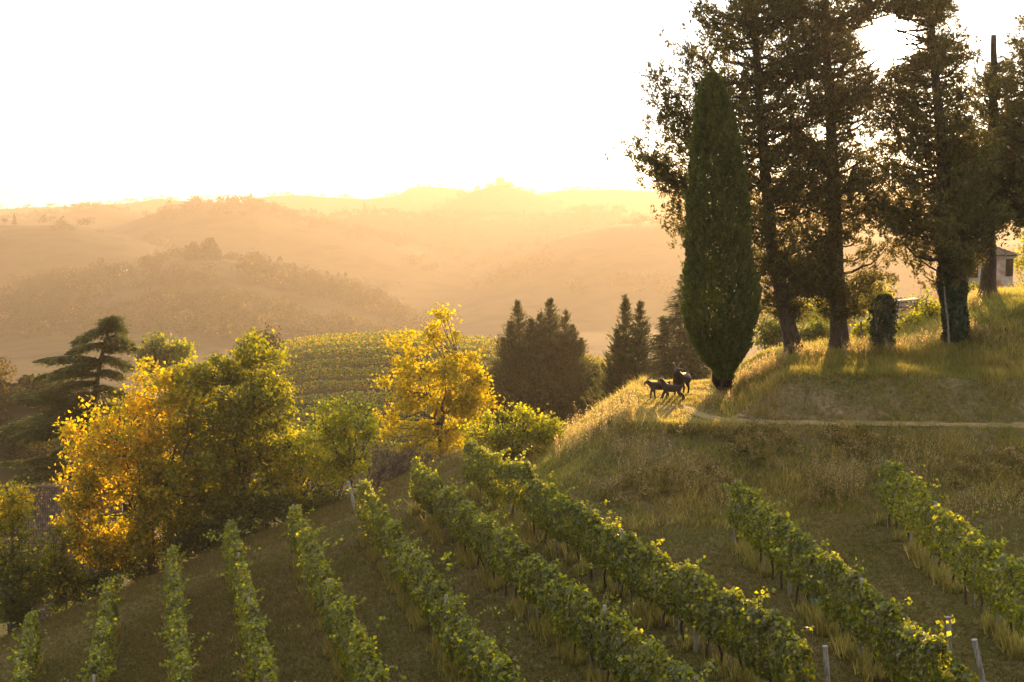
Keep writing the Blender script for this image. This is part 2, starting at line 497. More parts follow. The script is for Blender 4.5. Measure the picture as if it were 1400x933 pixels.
def ground_mat():
    m = bpy.data.materials.new('ground_cover'); m.use_nodes = True
    N = m.node_tree.nodes; L = m.node_tree.links
    b = N['Principled BSDF']; b.inputs['Roughness'].default_value = 1; b.inputs['Specular IOR Level'].default_value = .05
    tc = N.new('ShaderNodeTexCoord')

    def noise(sc, det=6, dist=0):
        n = N.new('ShaderNodeTexNoise'); n.inputs['Scale'].default_value = sc; n.inputs['Detail'].default_value = det
        n.inputs['Distortion'].default_value = dist
        L.new(tc.outputs['Object'], n.inputs['Vector']); return n.outputs[0]

    def att(nm):
        a = N.new('ShaderNodeAttribute'); a.attribute_name = nm; return a.outputs['Fac']

    def mix(f, a, bb):
        x = N.new('ShaderNodeMix'); x.data_type = 'RGBA'
        L.new(f, x.inputs['Factor'])
        for s, v in (('A', a), ('B', bb)):
            if isinstance(v, tuple): x.inputs[s].default_value = (*v, 1)
            else: L.new(v, x.inputs[s])
        return x.outputs['Result']

    def rp(src, stops):
        r = ramp(N, stops); L.new(src, r.inputs[0]); return r.outputs[0]
    n1 = noise(5.0, 8); n2 = noise(.45, 5, .6); n3 = noise(.035, 4, .3)
    vine = mix(rp(n2, [(.42, (0, 0, 0)), (.62, (1, 1, 1))]), rp(n1, [(.3, (.070, .072, .022)), (.7, (.14, .13, .042))]), rp(n1, [(.3, (.095, .075, .034)), (.7, (.19, .15, .072))]))
    head = rp(n1, [(.3, (.12, .09, .048)), (.7, (.24, .185, .10))])
    bank = mix(rp(n2, [(.4, (0, 0, 0)), (.62, (1, 1, 1))]), rp(n1, [(.3, (.085, .08, .03)), (.7, (.17, .15, .06))]), rp(n1, [(.3, (.12, .09, .052)), (.7, (.26, .20, .115))]))
    mound = mix(rp(n2, [(.45, (0, 0, 0)), (.6, (1, 1, 1))]), rp(n1, [(.3, (.09, .08, .03)), (.7, (.18, .15, .06))]), rp(n1, [(.3, (.13, .10, .055)), (.7, (.30, .23, .14))]))
    farc = rp(n3, [(.36, (.022, .022, .009)), (.46, (.038, .033, .011)), (.54, (.058, .042, .017)), (.62, (.042, .039, .012)), (.72, (.025, .023, .009))])
    c = mix(att('w_head'), vine, head); c = mix(att('w_bank'), c, bank); c = mix(att('w_mound'), c, mound); c = mix(att('w_far'), c, farc)
    L.new(c, b.inputs['Base Color'])
    bp = N.new('ShaderNodeBump'); bp.inputs['Strength'].default_value = .7; bp.inputs['Distance'].default_value = .12
    n4 = noise(9, 8); L.new(n4, bp.inputs['Height']); L.new(bp.outputs[0], b.inputs['Normal'])
    return m


M['ground'] = ground_mat()
gr = mk('ground', acc, M['ground'], smooth=True, attrs=dict(w_bank=w_bank, w_mound=w_mound, w_head=w_head, w_far=w_far))
gr['kind'] = 'structure'

# the earth path along the bench
acc = Acc()
pl = np.array([(34, 47.45), (24, 47.75), (16, 48.15), (11, 48.55), (9.2, 48.8), (8.1, 49.3), (7.5, 50.4), (7.2, 52), (7.1, 53.5)])
sp = np.concatenate([[0], np.cumsum(np.linalg.norm(np.diff(pl, axis=0), axis=1))]); sq = np.linspace(0, sp[-1], 170)
cx_ = np.interp(sq, sp, pl[:, 0]); cy_ = np.interp(sq, sp, pl[:, 1])
tg = unit(np.stack([np.gradient(cx_), np.gradient(cy_)], 1)); v = np.linspace(-.5, .5, 9)
wd = (.85 + .3 * fbm(sq * .5, sq * 0, 4)) * np.clip((sq[-1] - sq) / 5, .12, 1)
X2 = (cx_[:, None] - tg[:, 1:2] * v[None] * wd[:, None]).ravel(); Y2 = (cy_[:, None] + tg[:, :1] * v[None] * wd[:, None]).ravel()
Z2 = ground(X2, Y2) + .02
k = np.arange(len(sq) - 1)[:, None] * len(v) + np.arange(len(v) - 1)[None]
acc.add(np.stack([X2, Y2, Z2], 1), np.stack([k, k + len(v), k + len(v) + 1, k + 1], -1).reshape(-1, 4))
M['path'] = rough_mat('dry_path', (.20, .16, .07), (.36, .28, .14), 3, bump=.5, c3=(.18, .16, .055), scale2=.8)
pth = mk('path', acc, M['path'], smooth=True); pth['kind'] = 'structure'

# ------------------------------------------------------------------ haze
hz = Acc(); hz.add(*box((0, 0, -31.5), (5700, 5700, 131)))
hm = bpy.data.materials.new('haze_air'); hm.use_nodes = True
hm.node_tree.nodes.clear()
ho = hm.node_tree.nodes.new('ShaderNodeOutputMaterial')
pv = hm.node_tree.nodes.new('ShaderNodeVolumePrincipled')
pv.inputs['Color'].default_value = (.47, .41, .32, 1)
pv.inputs['Density'].default_value = HAZE_DENSITY
pv.inputs['Anisotropy'].default_value = HAZE_G
hm.node_tree.links.new(pv.outputs[0], ho.inputs['Volume'])
hzo = mk('haze', hz, hm); hzo['kind'] = 'stuff'

# ------------------------------------------------------------------ trees: builders
def px_env(Y, lst):
    """crown lobes given as (px, py, half width px, half height px[, depth factor])"""
    out = []
    for q in lst:
        c = P(q[0], q[1], Y); k = Y / F_PX
        out.append((c[0], c[1], c[2], q[2] * k, q[2] * k * (q[4] if len(q) > 4 else .9), q[3] * k))
    return np.array(out)


def sample_env(env, n, shell=.55):
    vol = env[:, 3] * env[:, 4] * env[:, 5]
    w = vol ** .8; w /= w.sum()
    k = R.choice(len(env), n, p=w)
    d = runit(n); r = R.uniform(0, 1, n) ** shell
    return env[k, :3] + d * env[k, 3:6] * r[:, None], k


def bend(a, b, n=6, sag=.15, wob=.06):
    t = np.linspace(0, 1, n)[:, None]
    L_ = np.linalg.norm(b - a)
    m = a * (1 - t) + b * t
    m[:, 2] += (sag * L_ * np.sin(math.pi * t[:, 0]))
    m[1:-1] += R.normal(size=(n - 2, 3)) * wob * L_ * .35
    return m


def broad_tree(name, label, cat, base, fork_h, env, nclump, clump_r, per, leaf, mat, tint=None, nlimb=7, r0=.16, bark='bark2', stems=1,
               group=None, twig_r=.012, flat=.8, shell=.5, bare=False):
    root = thing(name, label, cat, base, group)
    base = np.array(base)
    cl, kk = sample_env(env, nclump, shell)
    top = env[:, 2].max()
    tr = Acc(); limbs = []
    forks = []
    for s in range(stems):
        off = np.array([R.uniform(-.5, .5), R.uniform(-.4, .4), 0]) * (stems > 1)
        cx = env[:, :2].mean(0)
        f = base + off + np.array([0, 0, fork_h * R.uniform(.8, 1.1)]); f[:2] += (cx - f[:2]) * .25
        pts = bend(base + off - [0, 0, .3], f, 6, 0, .05)
        tr.add(*tube(pts, np.linspace(r0, r0 * .72, 6), 8))
        forks.append(f)
    tg = cl[R.choice(len(cl), min(nlimb, len(cl)), replace=False)]
    for q in tg:
        f = forks[R.integers(len(forks))]
        pts = bend(f, q, 9, -.06, .10)
        tr.add(*tube(pts, np.linspace(r0 * .6, .02, 9), 6)); limbs.append(pts[2:])
    LP = np.concatenate(limbs)
    for q in cl:
        d = np.linalg.norm(LP - q, axis=1) + .6 * np.maximum(0, LP[:, 2] - q[2])
        a = LP[d.argmin()]
        tr.add(*tube(bend(a, q, 5, -.05, .12), np.linspace(.03, twig_r, 5), 4))
    mk('trunk', tr, M[bark], root, smooth=True)
    if per > 0:
        n = nclump * per
        ci = np.repeat(np.arange(nclump), per)
        rs = R.uniform(.6, 1.35, nclump) * clump_r
        off = R.normal(size=(n, 3)) * .5; off[:, 2] *= flat
        c = cl[ci] + off * rs[ci][:, None]
        ct = R.uniform(-.22, .22, nclump)
        t = R.normal(.42, .2, n) + ct[ci]
        if tint is not None: t = t + tint(c)
        V, F = leaves(c, leaf, np.array([0, 0, -.35]), .72)
        a = Acc(); a.add(V, F, np.repeat(np.clip(t, 0, 1), 4)); mk('crown', a, M[mat], root)
    elif bare:
        a = Acc()
        for q in cl:
            for z in range(10):
                d = unit(R.normal(size=3) * .8 + [0, 0, .7]); L_ = R.uniform(.4, .9) * clump_r
                a.add(*tube(bend(q, q + d * L_, 3, 0, .1), [.014, .010, .006], 3))
        mk('twigs', a, M['twig'], root)
    return root


def loose_cypress(name, label, Y, trunk_px, prof, r0, nb=95, dens=1.8, group='tall cypresses on the terrace', yb=None, seed=0, extra=(), keepout=None, tuft=.235, lean=.9, base=None, asym=(1, 1), topbroken=False, nt=17, q=15):
    """trunk_px: pixel points of the trunk from base up; prof: (py, half width px)"""
    tp = np.array([P(a, b, Y) for a, b in trunk_px])
    b0 = base_at(trunk_px[0][0], Y, trunk_px[0][1])
    tp[0] = b0
    root = thing(name, label, 'cypress tree', b0, group)
    t = np.linspace(0, 1, 24); seg = np.linspace(0, 1, len(tp))
    pts = np.stack([np.interp(t, seg, tp[:, k]) for k in range(3)], 1)
    pts[3:, :2] += (np.cumsum(R.normal(size=(21, 2)) * .03, axis=0))
    rad = np.linspace(r0, .12 if topbroken else .05, 24); rad[0] *= 1.35; rad[1] *= 1.1
    tr = Acc(); tr.add(*tube(pts, rad, 10))
    k = Y / F_PX
    pr = np.array(prof, float); zz = P(700, pr[:, 0], Y)[:, 2]; rw = pr[:, 1] * k
    order = np.argsort(zz); zz = zz[order]; rw = rw[order]
    cs = []; ds = []; ts = []
    nb = int(nb * dens)
    zs = R.uniform(zz[0], zz[-1], nb * 3)
    wgt = np.interp(zs, zz, rw); zs = zs[R.uniform(0, rw.max(), len(zs)) < np.maximum(wgt, .35 * rw.max())][:nb]
    jobs = []
    for z in zs:
        rr_ = np.interp(z, zz, rw); a = R.uniform(0, 2 * math.pi)
        L_ = rr_ * R.uniform(.55, 1.15) * (asym[1] if math.cos(a) > 0 else asym[0])
        rise = L_ * R.uniform(.05, .75) * lean
        z0 = max(z - rise, tp[0][2] + 1.6)
        p0 = np.array([np.interp(z0, pts[:, 2], pts[:, 0]), np.interp(z0, pts[:, 2], pts[:, 1]), z0])
        p1 = p0 + np.array([math.cos(a) * L_, math.sin(a) * L_, rise]);
        jobs.append((p0, p1, nt))
    for (a0, a1, n_) in extra:
        jobs.append((P(*a0), P(*a1), n_))
    for p0, p1, n_ in jobs:
        L_ = np.linalg.norm(p1 - p0)
        bp = bend(p0, p1, 7, -.10, .08)
        tr.add(*tube(bp, np.linspace(.022 + .018 * L_, .012, 7), 4))
        m = max(5, int(n_ * (.5 + .35 * L_)))
        tt = R.uniform(.30, 1.06, m) ** .8
        c = np.stack([np.interp(tt * 6, np.arange(7), bp[:, w]) for w in range(3)], 1)
        c = c + R.normal(size=(m, 3)) * (.15 + .085 * min(L_, 2.6)) * np.array([1, 1, .8])
        cs.append(c); ds.append(np.broadcast_to(unit((p1 - p0)[None]) * .6 + [0, 0, .35], c.shape)); ts.append(np.full(m, R.uniform(.2, .8)))
    c = np.concatenate(cs); d = np.concatenate(ds); tn = np.concatenate(ts)
    if keepout is not None:                          # gaps cut in the crown along the view, chiefly to show the sun's disc
        s_ = c[:, 1]; vx = 700 + F_PX * c[:, 0] / (c[:, 1] * CP - c[:, 2] * SP)
        vy = 466.5 - F_PX * (c[:, 2] * CP + c[:, 1] * SP) / (c[:, 1] * CP - c[:, 2] * SP)
        keep = np.ones(len(c), bool)
        for (kx, ky, kr) in keepout: keep &= np.hypot(vx - kx, vy - ky) > kr * (.62 + .75 * fbm(np.arctan2(vy - ky, vx - kx) * 2.2 + 7, c[:, 1] * .0, 83)) * R.uniform(.8, 1.2, len(c))
        c, d, tn = c[keep], d[keep], tn[keep]
    n = len(c); ci = np.repeat(np.arange(n), q)
    dir_ = unit(d + R.normal(size=(n, 3)) * .45)
    along = R.uniform(-.5, .5, n * q)
    cc = c[ci] + dir_[ci] * along[:, None] * tuft * 1.25 + R.normal(size=(n * q, 3)) * (.085 * tuft / .235) * (1.1 - np.abs(along))[:, None]
    V, F = leaves(cc, tuft * .62, dir_[ci] * 1.2, .5, .8)
    a = Acc(); a.add(V, F, np.repeat(np.clip(R.normal(.45, .22, n * q) + (tn[ci] - .5) * .5, 0, 1), 4))
    mk('trunk', tr, M['bark'], root, smooth=True)
    mk('crown', a, M['cypress'], root)
    return root, pts


def conifer(name, label, Y, leaders, basepx, mat='conifer', spray=.42, per=26, group=None, cat='conifer', up=.5, r0=.16, nbr=1.0, droop=.0):
    """leaders: (apex px, apex py, base px, base py, half width px); sprays along rising branches"""
    b0 = base_at(basepx, Y)
    root = thing(name, label, cat, b0, group)
    tr = Acc(); a = Acc(); k = Y / F_PX
    for (ax, ay, bx, by, hw) in leaders:
        ap = P(ax, ay, Y); bs = P(bx, by, Y); yo = R.uniform(-.5, .5)
        ap[1] += yo; bs[1] += yo * .5
        low = np.array([b0[0] + (bs[0] - b0[0]) * .3, b0[1], b0[2] - .2])
        tr.add(*tube(np.array([low, bs, bs * .4 + ap * .6, ap]), [r0, r0 * .8, r0 * .4, .015], 6))
        H = ap[2] - bs[2]; nb = int(nbr * (26 + H * 15))
        for _ in range(nb):
            h = R.uniform(0, 1) ** .85; p0 = bs + (ap - bs) * h
            L_ = hw * k * (1 - h) ** 1.0 * R.uniform(.6, 1.2) + .08; an = R.uniform(0, 2 * math.pi)
            p1 = p0 + np.array([math.cos(an) * L_, math.sin(an) * L_, L_ * R.uniform(.25, .9) * up * 2 - droop * L_])
            bp = bend(p0, p1, 5, -.08 + droop * .3, .05)
            tr.add(*tube(bp, np.linspace(.03, .01, 5), 3))
            m = max(6, int(per * (.4 + .5 * L_)))
            tt = R.uniform(.15, 1.05, m)
            c = np.stack([np.interp(tt * 4, np.arange(5), bp[:, w]) for w in range(3)], 1) + R.normal(size=(m, 3)) * (.05 + .09 * L_)
            V, F = leaves(c, spray * (.6 + .5 * (1 - h)), unit((p1 - p0)[None]) + [0, 0, .25 - droop], .22, .45)
            a.add(V, F, np.repeat(np.clip(R.normal(.42, .22, m) + .12 * R.normal(), 0, 1), 4))
    mk('trunk', tr, M['bark2'], root, smooth=True); mk('crown', a, M[mat], root)
    return root


# ------------------------------------------------------------------ the cypress grove on the terrace
SUNHOLE = [(1218, 55, 42)]
loose_cypress('tall_cypress', 'leaning tall cypress with a loose side branch just behind the dense dark column', 57.5,
              [(1087, 492), (1072, 420), (1052, 330), (1042, 240), (1034, 140), (1030, 40), (1028, -60), (1026, -140)],
              [(440, 14), (400, 45), (350, 70), (300, 76), (250, 84), (200, 84), (120, 84), (60, 88), (0, 76), (-70, 55), (-140, 8)], .38, 125,
              extra=[(a_, b_, int(n_ * 1.9)) for a_, b_, n_ in [((1005, 240, 57.5), (893, 105, 57.0), 34), ((985, 245, 57.3), (905, 160, 57.0), 30), ((985, 260, 57.3), (868, 205, 57.2), 40), ((985, 250, 57.4), (888, 225, 57.), 34),
                     ((950, 165, 57.4), (905, 100, 57.1), 20), ((985, 330, 57.3), (912, 285, 57.), 18), ((985, 330, 57.3), (930, 255, 57.), 18), ((1000, 300, 57.3), (925, 310, 57.), 14),
                     ((1020, 120, 57.5), (938, 60, 57.2), 26), ((1020, 60, 57.5), (955, 5, 57.2), 26), ((1000, 215, 57.4), (925, 150, 57.6), 30), ((985, 250, 57.4), (905, 240, 57.8), 26), ((1000, 180, 57.4), (940, 90, 57.6), 26)]])
loose_cypress('tall_cypress', 'tall open cypress with a straight thick trunk between the leaning and the ivied cypress', 58.0,
              [(1148, 490), (1145, 420), (1141, 320), (1136, 220), (1132, 120), (1129, 20), (1126, -80), (1124, -160)],
              [(440, 25), (400, 66), (350, 72), (290, 70), (220, 72), (160, 76), (100, 80), (40, 84), (-20, 88), (-90, 60), (-160, 8)], .42, 135, keepout=SUNHOLE, asym=(.85, 1.1))
t3root, t3pts = loose_cypress('tall_cypress', 'tall cypress right of the sun with ivy swaddling the lower trunk', 56.0,
              [(1309, 468), (1303, 410), (1296, 330), (1288, 240), (1280, 140), (1272, 50), (1266, -40), (1262, -130)],
              [(378, 24), (350, 72), (315, 96), (270, 92), (220, 84), (160, 74), (100, 66), (40, 62), (-30, 64), (-130, 8)], .40, 128, keepout=[(1218, 55, 42), (1360, 15, 44)], asym=(1.15, .72),
              extra=[((1274, 30, 56), (1190, 2, 56.2), 46), ((1272, 10, 56), (1200, -14, 55.8), 46), ((1276, 40, 56), (1225, 4, 56.3), 34), ((1282, 150, 56), (1190, 112, 56.2), 46), ((1284, 180, 56), (1200, 150, 55.8), 40)])
loose_cypress('tall_cypress', 'cypress with a snapped bare trunk top, standing in front of the pale house', 63.0,
              [(1350, 415), (1352, 350), (1353, 260), (1354, 180), (1355, 110), (1355, 48)],
              [(300, 20), (275, 66), (250, 78), (215, 62), (170, 46), (120, 40), (85, 22)], .40, 85, keepout=[(1345, 20, 30)], topbroken=True)
loose_cypress('tall_cypress', 'cypress cut off by the right edge of the view', 60.0,
              [(1446, 440), (1444, 330), (1438, 220), (1432, 120), (1426, 30), (1422, -50)],
              [(325, 14), (300, 56), (265, 90), (220, 80), (150, 68), (90, 56), (30, 44), (-20, 26), (-50, 8)], .38, 110)

# ivy round the foot of the third trunk
iv = Acc()
n = 9000
tz = R.uniform(0, 1, n) ** .9; b3 = t3pts[0]; zt = b3[2] + tz * 4.3
c = np.stack([np.interp(zt, t3pts[:, 2], t3pts[:, 0]), np.interp(zt, t3pts[:, 2], t3pts[:, 1]), zt], 1)
an = R.uniform(0, 2 * math.pi, n); rd = (.50 + .16 * np.sin(zt * 2.1) * np.sin(an * 2)) * (1.1 - .3 * tz) * R.uniform(.75, 1.15, n)
nr_ = np.stack([np.cos(an), np.sin(an), .2 + 0 * an], 1)
c = c + nr_ * rd[:, None] * [1, 1, 0]
iv.add(*leaves(c, .15, np.array([0, 0, -.5]), .85, nrm=nr_), R.uniform(0, 1, n).repeat(4))
mk('ivy', iv, M['ivy'], t3root)

# dense columnar cypress
Yc = 52.3
bc = hitg(991, 534)
root = thing('column_cypress', 'dense dark green columnar cypress at the path end of the terrace', 'cypress tree', bc)
prof = np.array([(98, 4), (112, 13), (130, 19), (160, 27), (210, 35), (270, 41), (340, 45), (400, 48), (440, 47), (465, 40), (488, 29), (505, 17), (517, 9)], float)
cxs = np.array([(100, 973), (200, 978), (300, 983), (400, 985), (460, 986), (528, 991)], float)
n = 52000
hp = 100 + 417 * R.uniform(0, 1, n) ** .8
hw = np.interp(hp, prof[:, 0], prof[:, 1]) * Yc / F_PX
an = R.uniform(0, 2 * math.pi, n)
lump = fbm(an * 2.5 + 9, hp * .035, 4) - .5
lump = lump + .5 * (fbm(an * 5 + 3, hp * .09, 14) - .5)
rad_ = hw * (1 + .42 * lump) * (1 - np.abs(R.normal(0, .10, n)))
ctr = P(np.interp(hp, cxs[:, 0], cxs[:, 1]), hp, Yc)
nr_ = np.stack([np.cos(an), np.sin(an), np.full(n, .15)], 1)
c = ctr + nr_ * [1, 1, 0] * rad_[:, None]
a = Acc()
ti = R.integers(0, n, 420)
for q in range(16):
    f_ = q / 15; cc = c[ti] + (nr_[ti] * .5 + [0, 0, .9]) * (f_ * R.uniform(.25, .6, 420))[:, None] + R.normal(size=(420, 3)) * .05 * (1.1 - f_)
    a.add(*leaves(cc, .12, np.array([0, 0, .9]) + nr_[ti] * .5, .42, .6), np.clip(R.normal(.55, .2, 420), 0, 1).repeat(4))
a.add(*leaves(c, .17, np.array([0, 0, .9]) + nr_ * .55, .42, .7), np.repeat(np.clip(R.normal(.4, .2, n) + lump * .5, 0, 1), 4))
mk('crown', a, M['cypress_dense'], root)
a = Acc()
for q in range(9):
    an_ = q * 2 * math.pi / 9 + R.uniform(-.3, .3); top = P(985 + 22 * math.cos(an_), R.uniform(420, 470), Yc); top[1] += .8 * math.sin(an_)
    a.add(*tube(bend(bc + [.12 * math.cos(an_), .12 * math.sin(an_), -.2], top, 6, -.06, .06), np.linspace(.12, .05, 6), 6))
mk('trunk', a, M['bark'], root, smooth=True)

# ------------------------------------------------------------------ conifers behind the path
conifer('conifer', 'broad dark conifer with several pointed tips beside the yellow tree', 94,
        [(708, 413, 714, 560, 60), (726, 436, 730, 570, 60), (752, 408, 752, 570, 66), (773, 424, 764, 575, 64), (794, 462, 776, 585, 56), (688, 462, 700, 590, 50), (816, 500, 792, 600, 48), (739, 428, 741, 560, 50), (784, 446, 772, 580, 56), (697, 440, 706, 575, 50), (668, 510, 690, 600, 42)], 740, nbr=1.25)
conifer('conifer', 'slim twin tipped conifer left of the shaggy one behind the goats', 82,
        [(855, 405, 857, 560, 42), (875, 412, 869, 565, 42), (842, 450, 850, 580, 44)], 862, nbr=1.3)
conifer('conifer', 'shaggy grey green conifer directly behind the goats and beside the dense column', 93,
        [(932, 376, 925, 560, 78), (906, 432, 912, 570, 50), (952, 440, 946, 570, 52)], 926, up=.1, droop=.25, spray=.5, nbr=1.3)

# ------------------------------------------------------------------ yellow tree and its neighbours
broad_tree('autumn_tree', 'bright yellow autumn tree with a thin dark trunk left of the broad conifer', 'tree', base_at(602, 66), 3.4,
           px_env(66, [(592, 515, 62, 52), (598, 458, 30, 30), (550, 530, 40, 32), (645, 500, 32, 36), (560, 590, 44, 30), (640, 570, 34, 40), (602, 600, 46, 34), (560, 480, 28, 24), (625, 540, 46, 44), (535, 570, 26, 24), (660, 540, 22, 28)]),
           165, .52, 66, .19, 'yellow', nlimb=10, r0=.15)
broad_tree('small_tree', 'low domed yellow green tree behind the far end of the longest vine row', 'tree', base_at(700, 55.5), 1.2,
           px_env(55.5, [(700, 580, 56, 22), (660, 592, 34, 20), (740, 592, 34, 20), (705, 600, 60, 22)]), 90, .42, 62, .14, 'lime', nlimb=8, r0=.11)

# left group
def orange_tint(c):
    return np.clip((-13.0 - c[:, 0]) * .075 + (c[:, 2] + 11) * .035, -.28, .30) + .5 * (fbm(c[:, 0] * .8, c[:, 2] * .8, 3) - .5)


broad_tree('autumn_tree', 'big orange leaved autumn tree leaning over the tiled roof', 'tree', base_at(205, 54.5), 2.4,
           px_env(54.5, [(190, 600, 76, 70), (235, 535, 54, 50), (140, 640, 52, 52), (108, 700, 32, 48), (220, 680, 80, 60), (150, 740, 46, 48), (120, 600, 30, 34), (250, 640, 60, 70), (200, 740, 60, 36)]),
           300, .50, 84, .175, 'orange', tint=orange_tint, nlimb=13, r0=.17, stems=2)
broad_tree('autumn_tree', 'tall olive brown tree thinning at the top, right of the orange tree', 'tree', base_at(322, 56), 2.6,
           px_env(56, [(315, 560, 76, 70), (340, 500, 54, 36), (370, 545, 38, 50), (285, 520, 44, 46), (310, 640, 72, 60), (355, 620, 44, 48), (300, 700, 56, 46), (355, 480, 34, 18), (350, 690, 44, 40)]),
           300, .50, 80, .17, 'olive', nlimb=14, r0=.18, stems=2)
broad_tree('bush', 'glowing yellow bush between the olive brown tree and the vine row ends', 'bush', base_at(412, 56.5), 1.2,
           px_env(56.5, [(410, 628, 54, 38), (380, 655, 44, 36), (440, 650, 44, 36), (410, 690, 50, 26), (420, 602, 30, 20)]), 120, .5, 66, .14, 'lime', nlimb=9, r0=.10, stems=3,
           tint=lambda c: .25 + 0 * c[:, 0])  # leaf tint raised to put a sunlit glow into the colour
broad_tree('small_tree', 'upright leafy yellow green tree above the leaning post', 'tree', base_at(478, 57.5), 1.7,
           px_env(57.5, [(472, 600, 38, 36), (495, 580, 26, 30), (455, 580, 28, 28), (478, 635, 40, 26), (470, 560, 20, 18)]), 85, .42, 60, .14, 'lime', nlimb=9, r0=.10,
           tint=lambda c: .08 + .0 * c[:, 0])
broad_tree('bush', 'greyish half bare bush behind the upright yellow green tree', 'bush', base_at(440, 66), 1.4,
           px_env(66, [(436, 570, 30, 34), (455, 590, 36, 36), (488, 565, 30, 26), (430, 620, 40, 30)]), 75, .5, 40, .15, 'bush', nlimb=9, r0=.1, stems=3, tint=lambda c: -.25 + 0 * c[:, 0])
broad_tree('bush', 'bare brown twiggy thicket under the yellow tree', 'bush', base_at(545, 57), .8,
           px_env(57, [(540, 645, 44, 40), (575, 640, 36, 30), (520, 670, 34, 30)]), 70, .95, 0, .1, 'bush', nlimb=9, r0=.08, stems=4, bare=True)
broad_tree('bush', 'dark shrub with sparse orange leaves at the left edge of the view', 'bush', base_at(14, 50.5), 1.0,
           px_env(50.5, [(12, 715, 44, 40), (0, 690, 34, 30), (26, 770, 42, 44), (0, 815, 56, 46), (-30, 760, 40, 60), (20, 690, 26, 26), (30, 830, 36, 30)]), 170, .5, 58, .14, 'olive', nlimb=10, r0=.09, stems=4,
           tint=lambda c: np.clip((c[:, 2] + 13.6) * .28, -.5, .3))
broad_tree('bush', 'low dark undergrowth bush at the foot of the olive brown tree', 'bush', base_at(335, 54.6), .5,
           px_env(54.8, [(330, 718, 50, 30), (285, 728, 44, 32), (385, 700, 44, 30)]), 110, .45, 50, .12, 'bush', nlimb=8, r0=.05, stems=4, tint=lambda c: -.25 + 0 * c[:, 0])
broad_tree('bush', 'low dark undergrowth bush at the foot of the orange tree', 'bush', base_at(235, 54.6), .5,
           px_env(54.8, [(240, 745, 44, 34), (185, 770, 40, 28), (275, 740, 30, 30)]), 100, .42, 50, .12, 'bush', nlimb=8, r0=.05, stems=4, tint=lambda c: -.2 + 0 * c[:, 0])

broad_tree('sapling', 'slender orange sapling in front of the tiled roof', 'young tree', base_at(128, 53.5), 1.2,
           px_env(53.5, [(122, 700, 22, 34), (104, 735, 20, 26), (140, 750, 22, 30), (118, 660, 16, 20), (96, 690, 12, 16)]), 70, .38, 46, .16, 'orange', tint=lambda c: .15 + 0 * c[:, 0], nlimb=7, r0=.05)

broad_tree('bush', 'low tangled bush left of the leaning pale post', 'bush', base_at(450, 55.5), .5,
           px_env(55.5, [(448, 692, 34, 24), (420, 702, 30, 20), (466, 680, 20, 26)]), 75, .42, 50, .12, 'bush', nlimb=8, r0=.05, stems=4, tint=lambda c: -.1 + 0 * c[:, 0])

broad_tree('sapling', 'low orange and green sapling right of the dark edge shrub', 'young tree', base_at(78, 52.0), .8,
           px_env(52.0, [(76, 770, 24, 30), (96, 790, 24, 26), (60, 800, 24, 24), (84, 735, 12, 18)]), 75, .36, 48, .15, 'olive', tint=lambda c: .1 + 0 * c[:, 0], nlimb=7, r0=.05)

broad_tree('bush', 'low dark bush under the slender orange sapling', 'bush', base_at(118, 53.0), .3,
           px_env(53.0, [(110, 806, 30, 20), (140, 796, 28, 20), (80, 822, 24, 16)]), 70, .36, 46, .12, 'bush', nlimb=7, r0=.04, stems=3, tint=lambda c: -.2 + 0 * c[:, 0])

# cedar with layered branches
Yd = 68.0
b0 = base_at(128, Yd)
root = thing('cedar', 'dark cedar with flat layered branches behind the orange tree', 'cedar tree', b0)
tr = Acc(); a = Acc()
tpx = [(118, 660), (124, 600), (130, 540), (138, 490), (148, 455), (153, 440)]
tp = np.array([b0] + [P(x, y, Yd) for x, y in tpx])
tr.add(*tube(tp, np.linspace(.26, .03, len(tp)), 8))
brs = [(441, 159, 436), (443, 145, 439), (446, 166, 446), (446, 136, 449), (448, 100, 468), (446, 172, 452), (462, 182, 470), (470, 92, 482), (478, 186, 476), (494, 52, 492), (488, 182, 502), (500, 74, 508), (512, 50, 516), (508, 170, 514), (522, 62, 534), (528, 176, 540),
       (538, 84, 548), (548, 68, 566), (556, 170, 560), (566, 6, 585), (575, 40, 600), (572, 60, 560), (585, 16, 600), (590, 170, 590), (600, 70, 622), (640, 2, 632), (648, 50, 640), (650, 20, 655), (590, 0, 592), (560, 25, 545), (545, 22, 540)]
for (y0, x1, y1) in brs:
    x0 = np.interp(y0, [440, 455, 490, 540, 600, 660], [153, 148, 138, 130, 124, 118])
    for rep in range(3):
        dy = (0, R.uniform(1.2, 2.6), -R.uniform(1.2, 2.6))[rep]; sh = (1, .8, .7)[rep]
        p0 = P(x0, y0, Yd); p1 = P(x0 + (x1 - x0) * sh, y1 + (0, 3, -3)[rep], Yd + dy)
        bp = bend(p0, p1, 7, .07, .03)
        tr.add(*tube(bp, np.linspace(.06, .012, 7), 4))
        L_ = np.linalg.norm(p1 - p0); m = int(110 + L_ * 170)
        tt = R.uniform(.08, 1.03, m)
        c = np.stack([np.interp(tt * 6, np.arange(7), bp[:, w]) for w in range(3)], 1)
        w_ = (.08 + .17 * L_ * np.sin(np.clip(tt, 0, 1) * math.pi * .85 + .25))
        side = R.normal(size=(m, 3)) * [1, 1, .12] * w_[:, None] * .55; c = c + side
        c[:, 2] -= np.abs(R.normal(0, .11, m)) + .14 * np.linalg.norm(side[:, :2], axis=1)
        V, F = leaves(c, .26, unit((p1 - p0)[None]) + unit(side + 1e-6) * .7 + [0, 0, -.2], .2, .35)
        a.add(V, F, np.repeat(np.clip(R.normal(.4, .22, m), 0, 1), 4))
mk('trunk', tr, M['bark2'], root, smooth=True); mk('crown', a, M['cedar'], root)

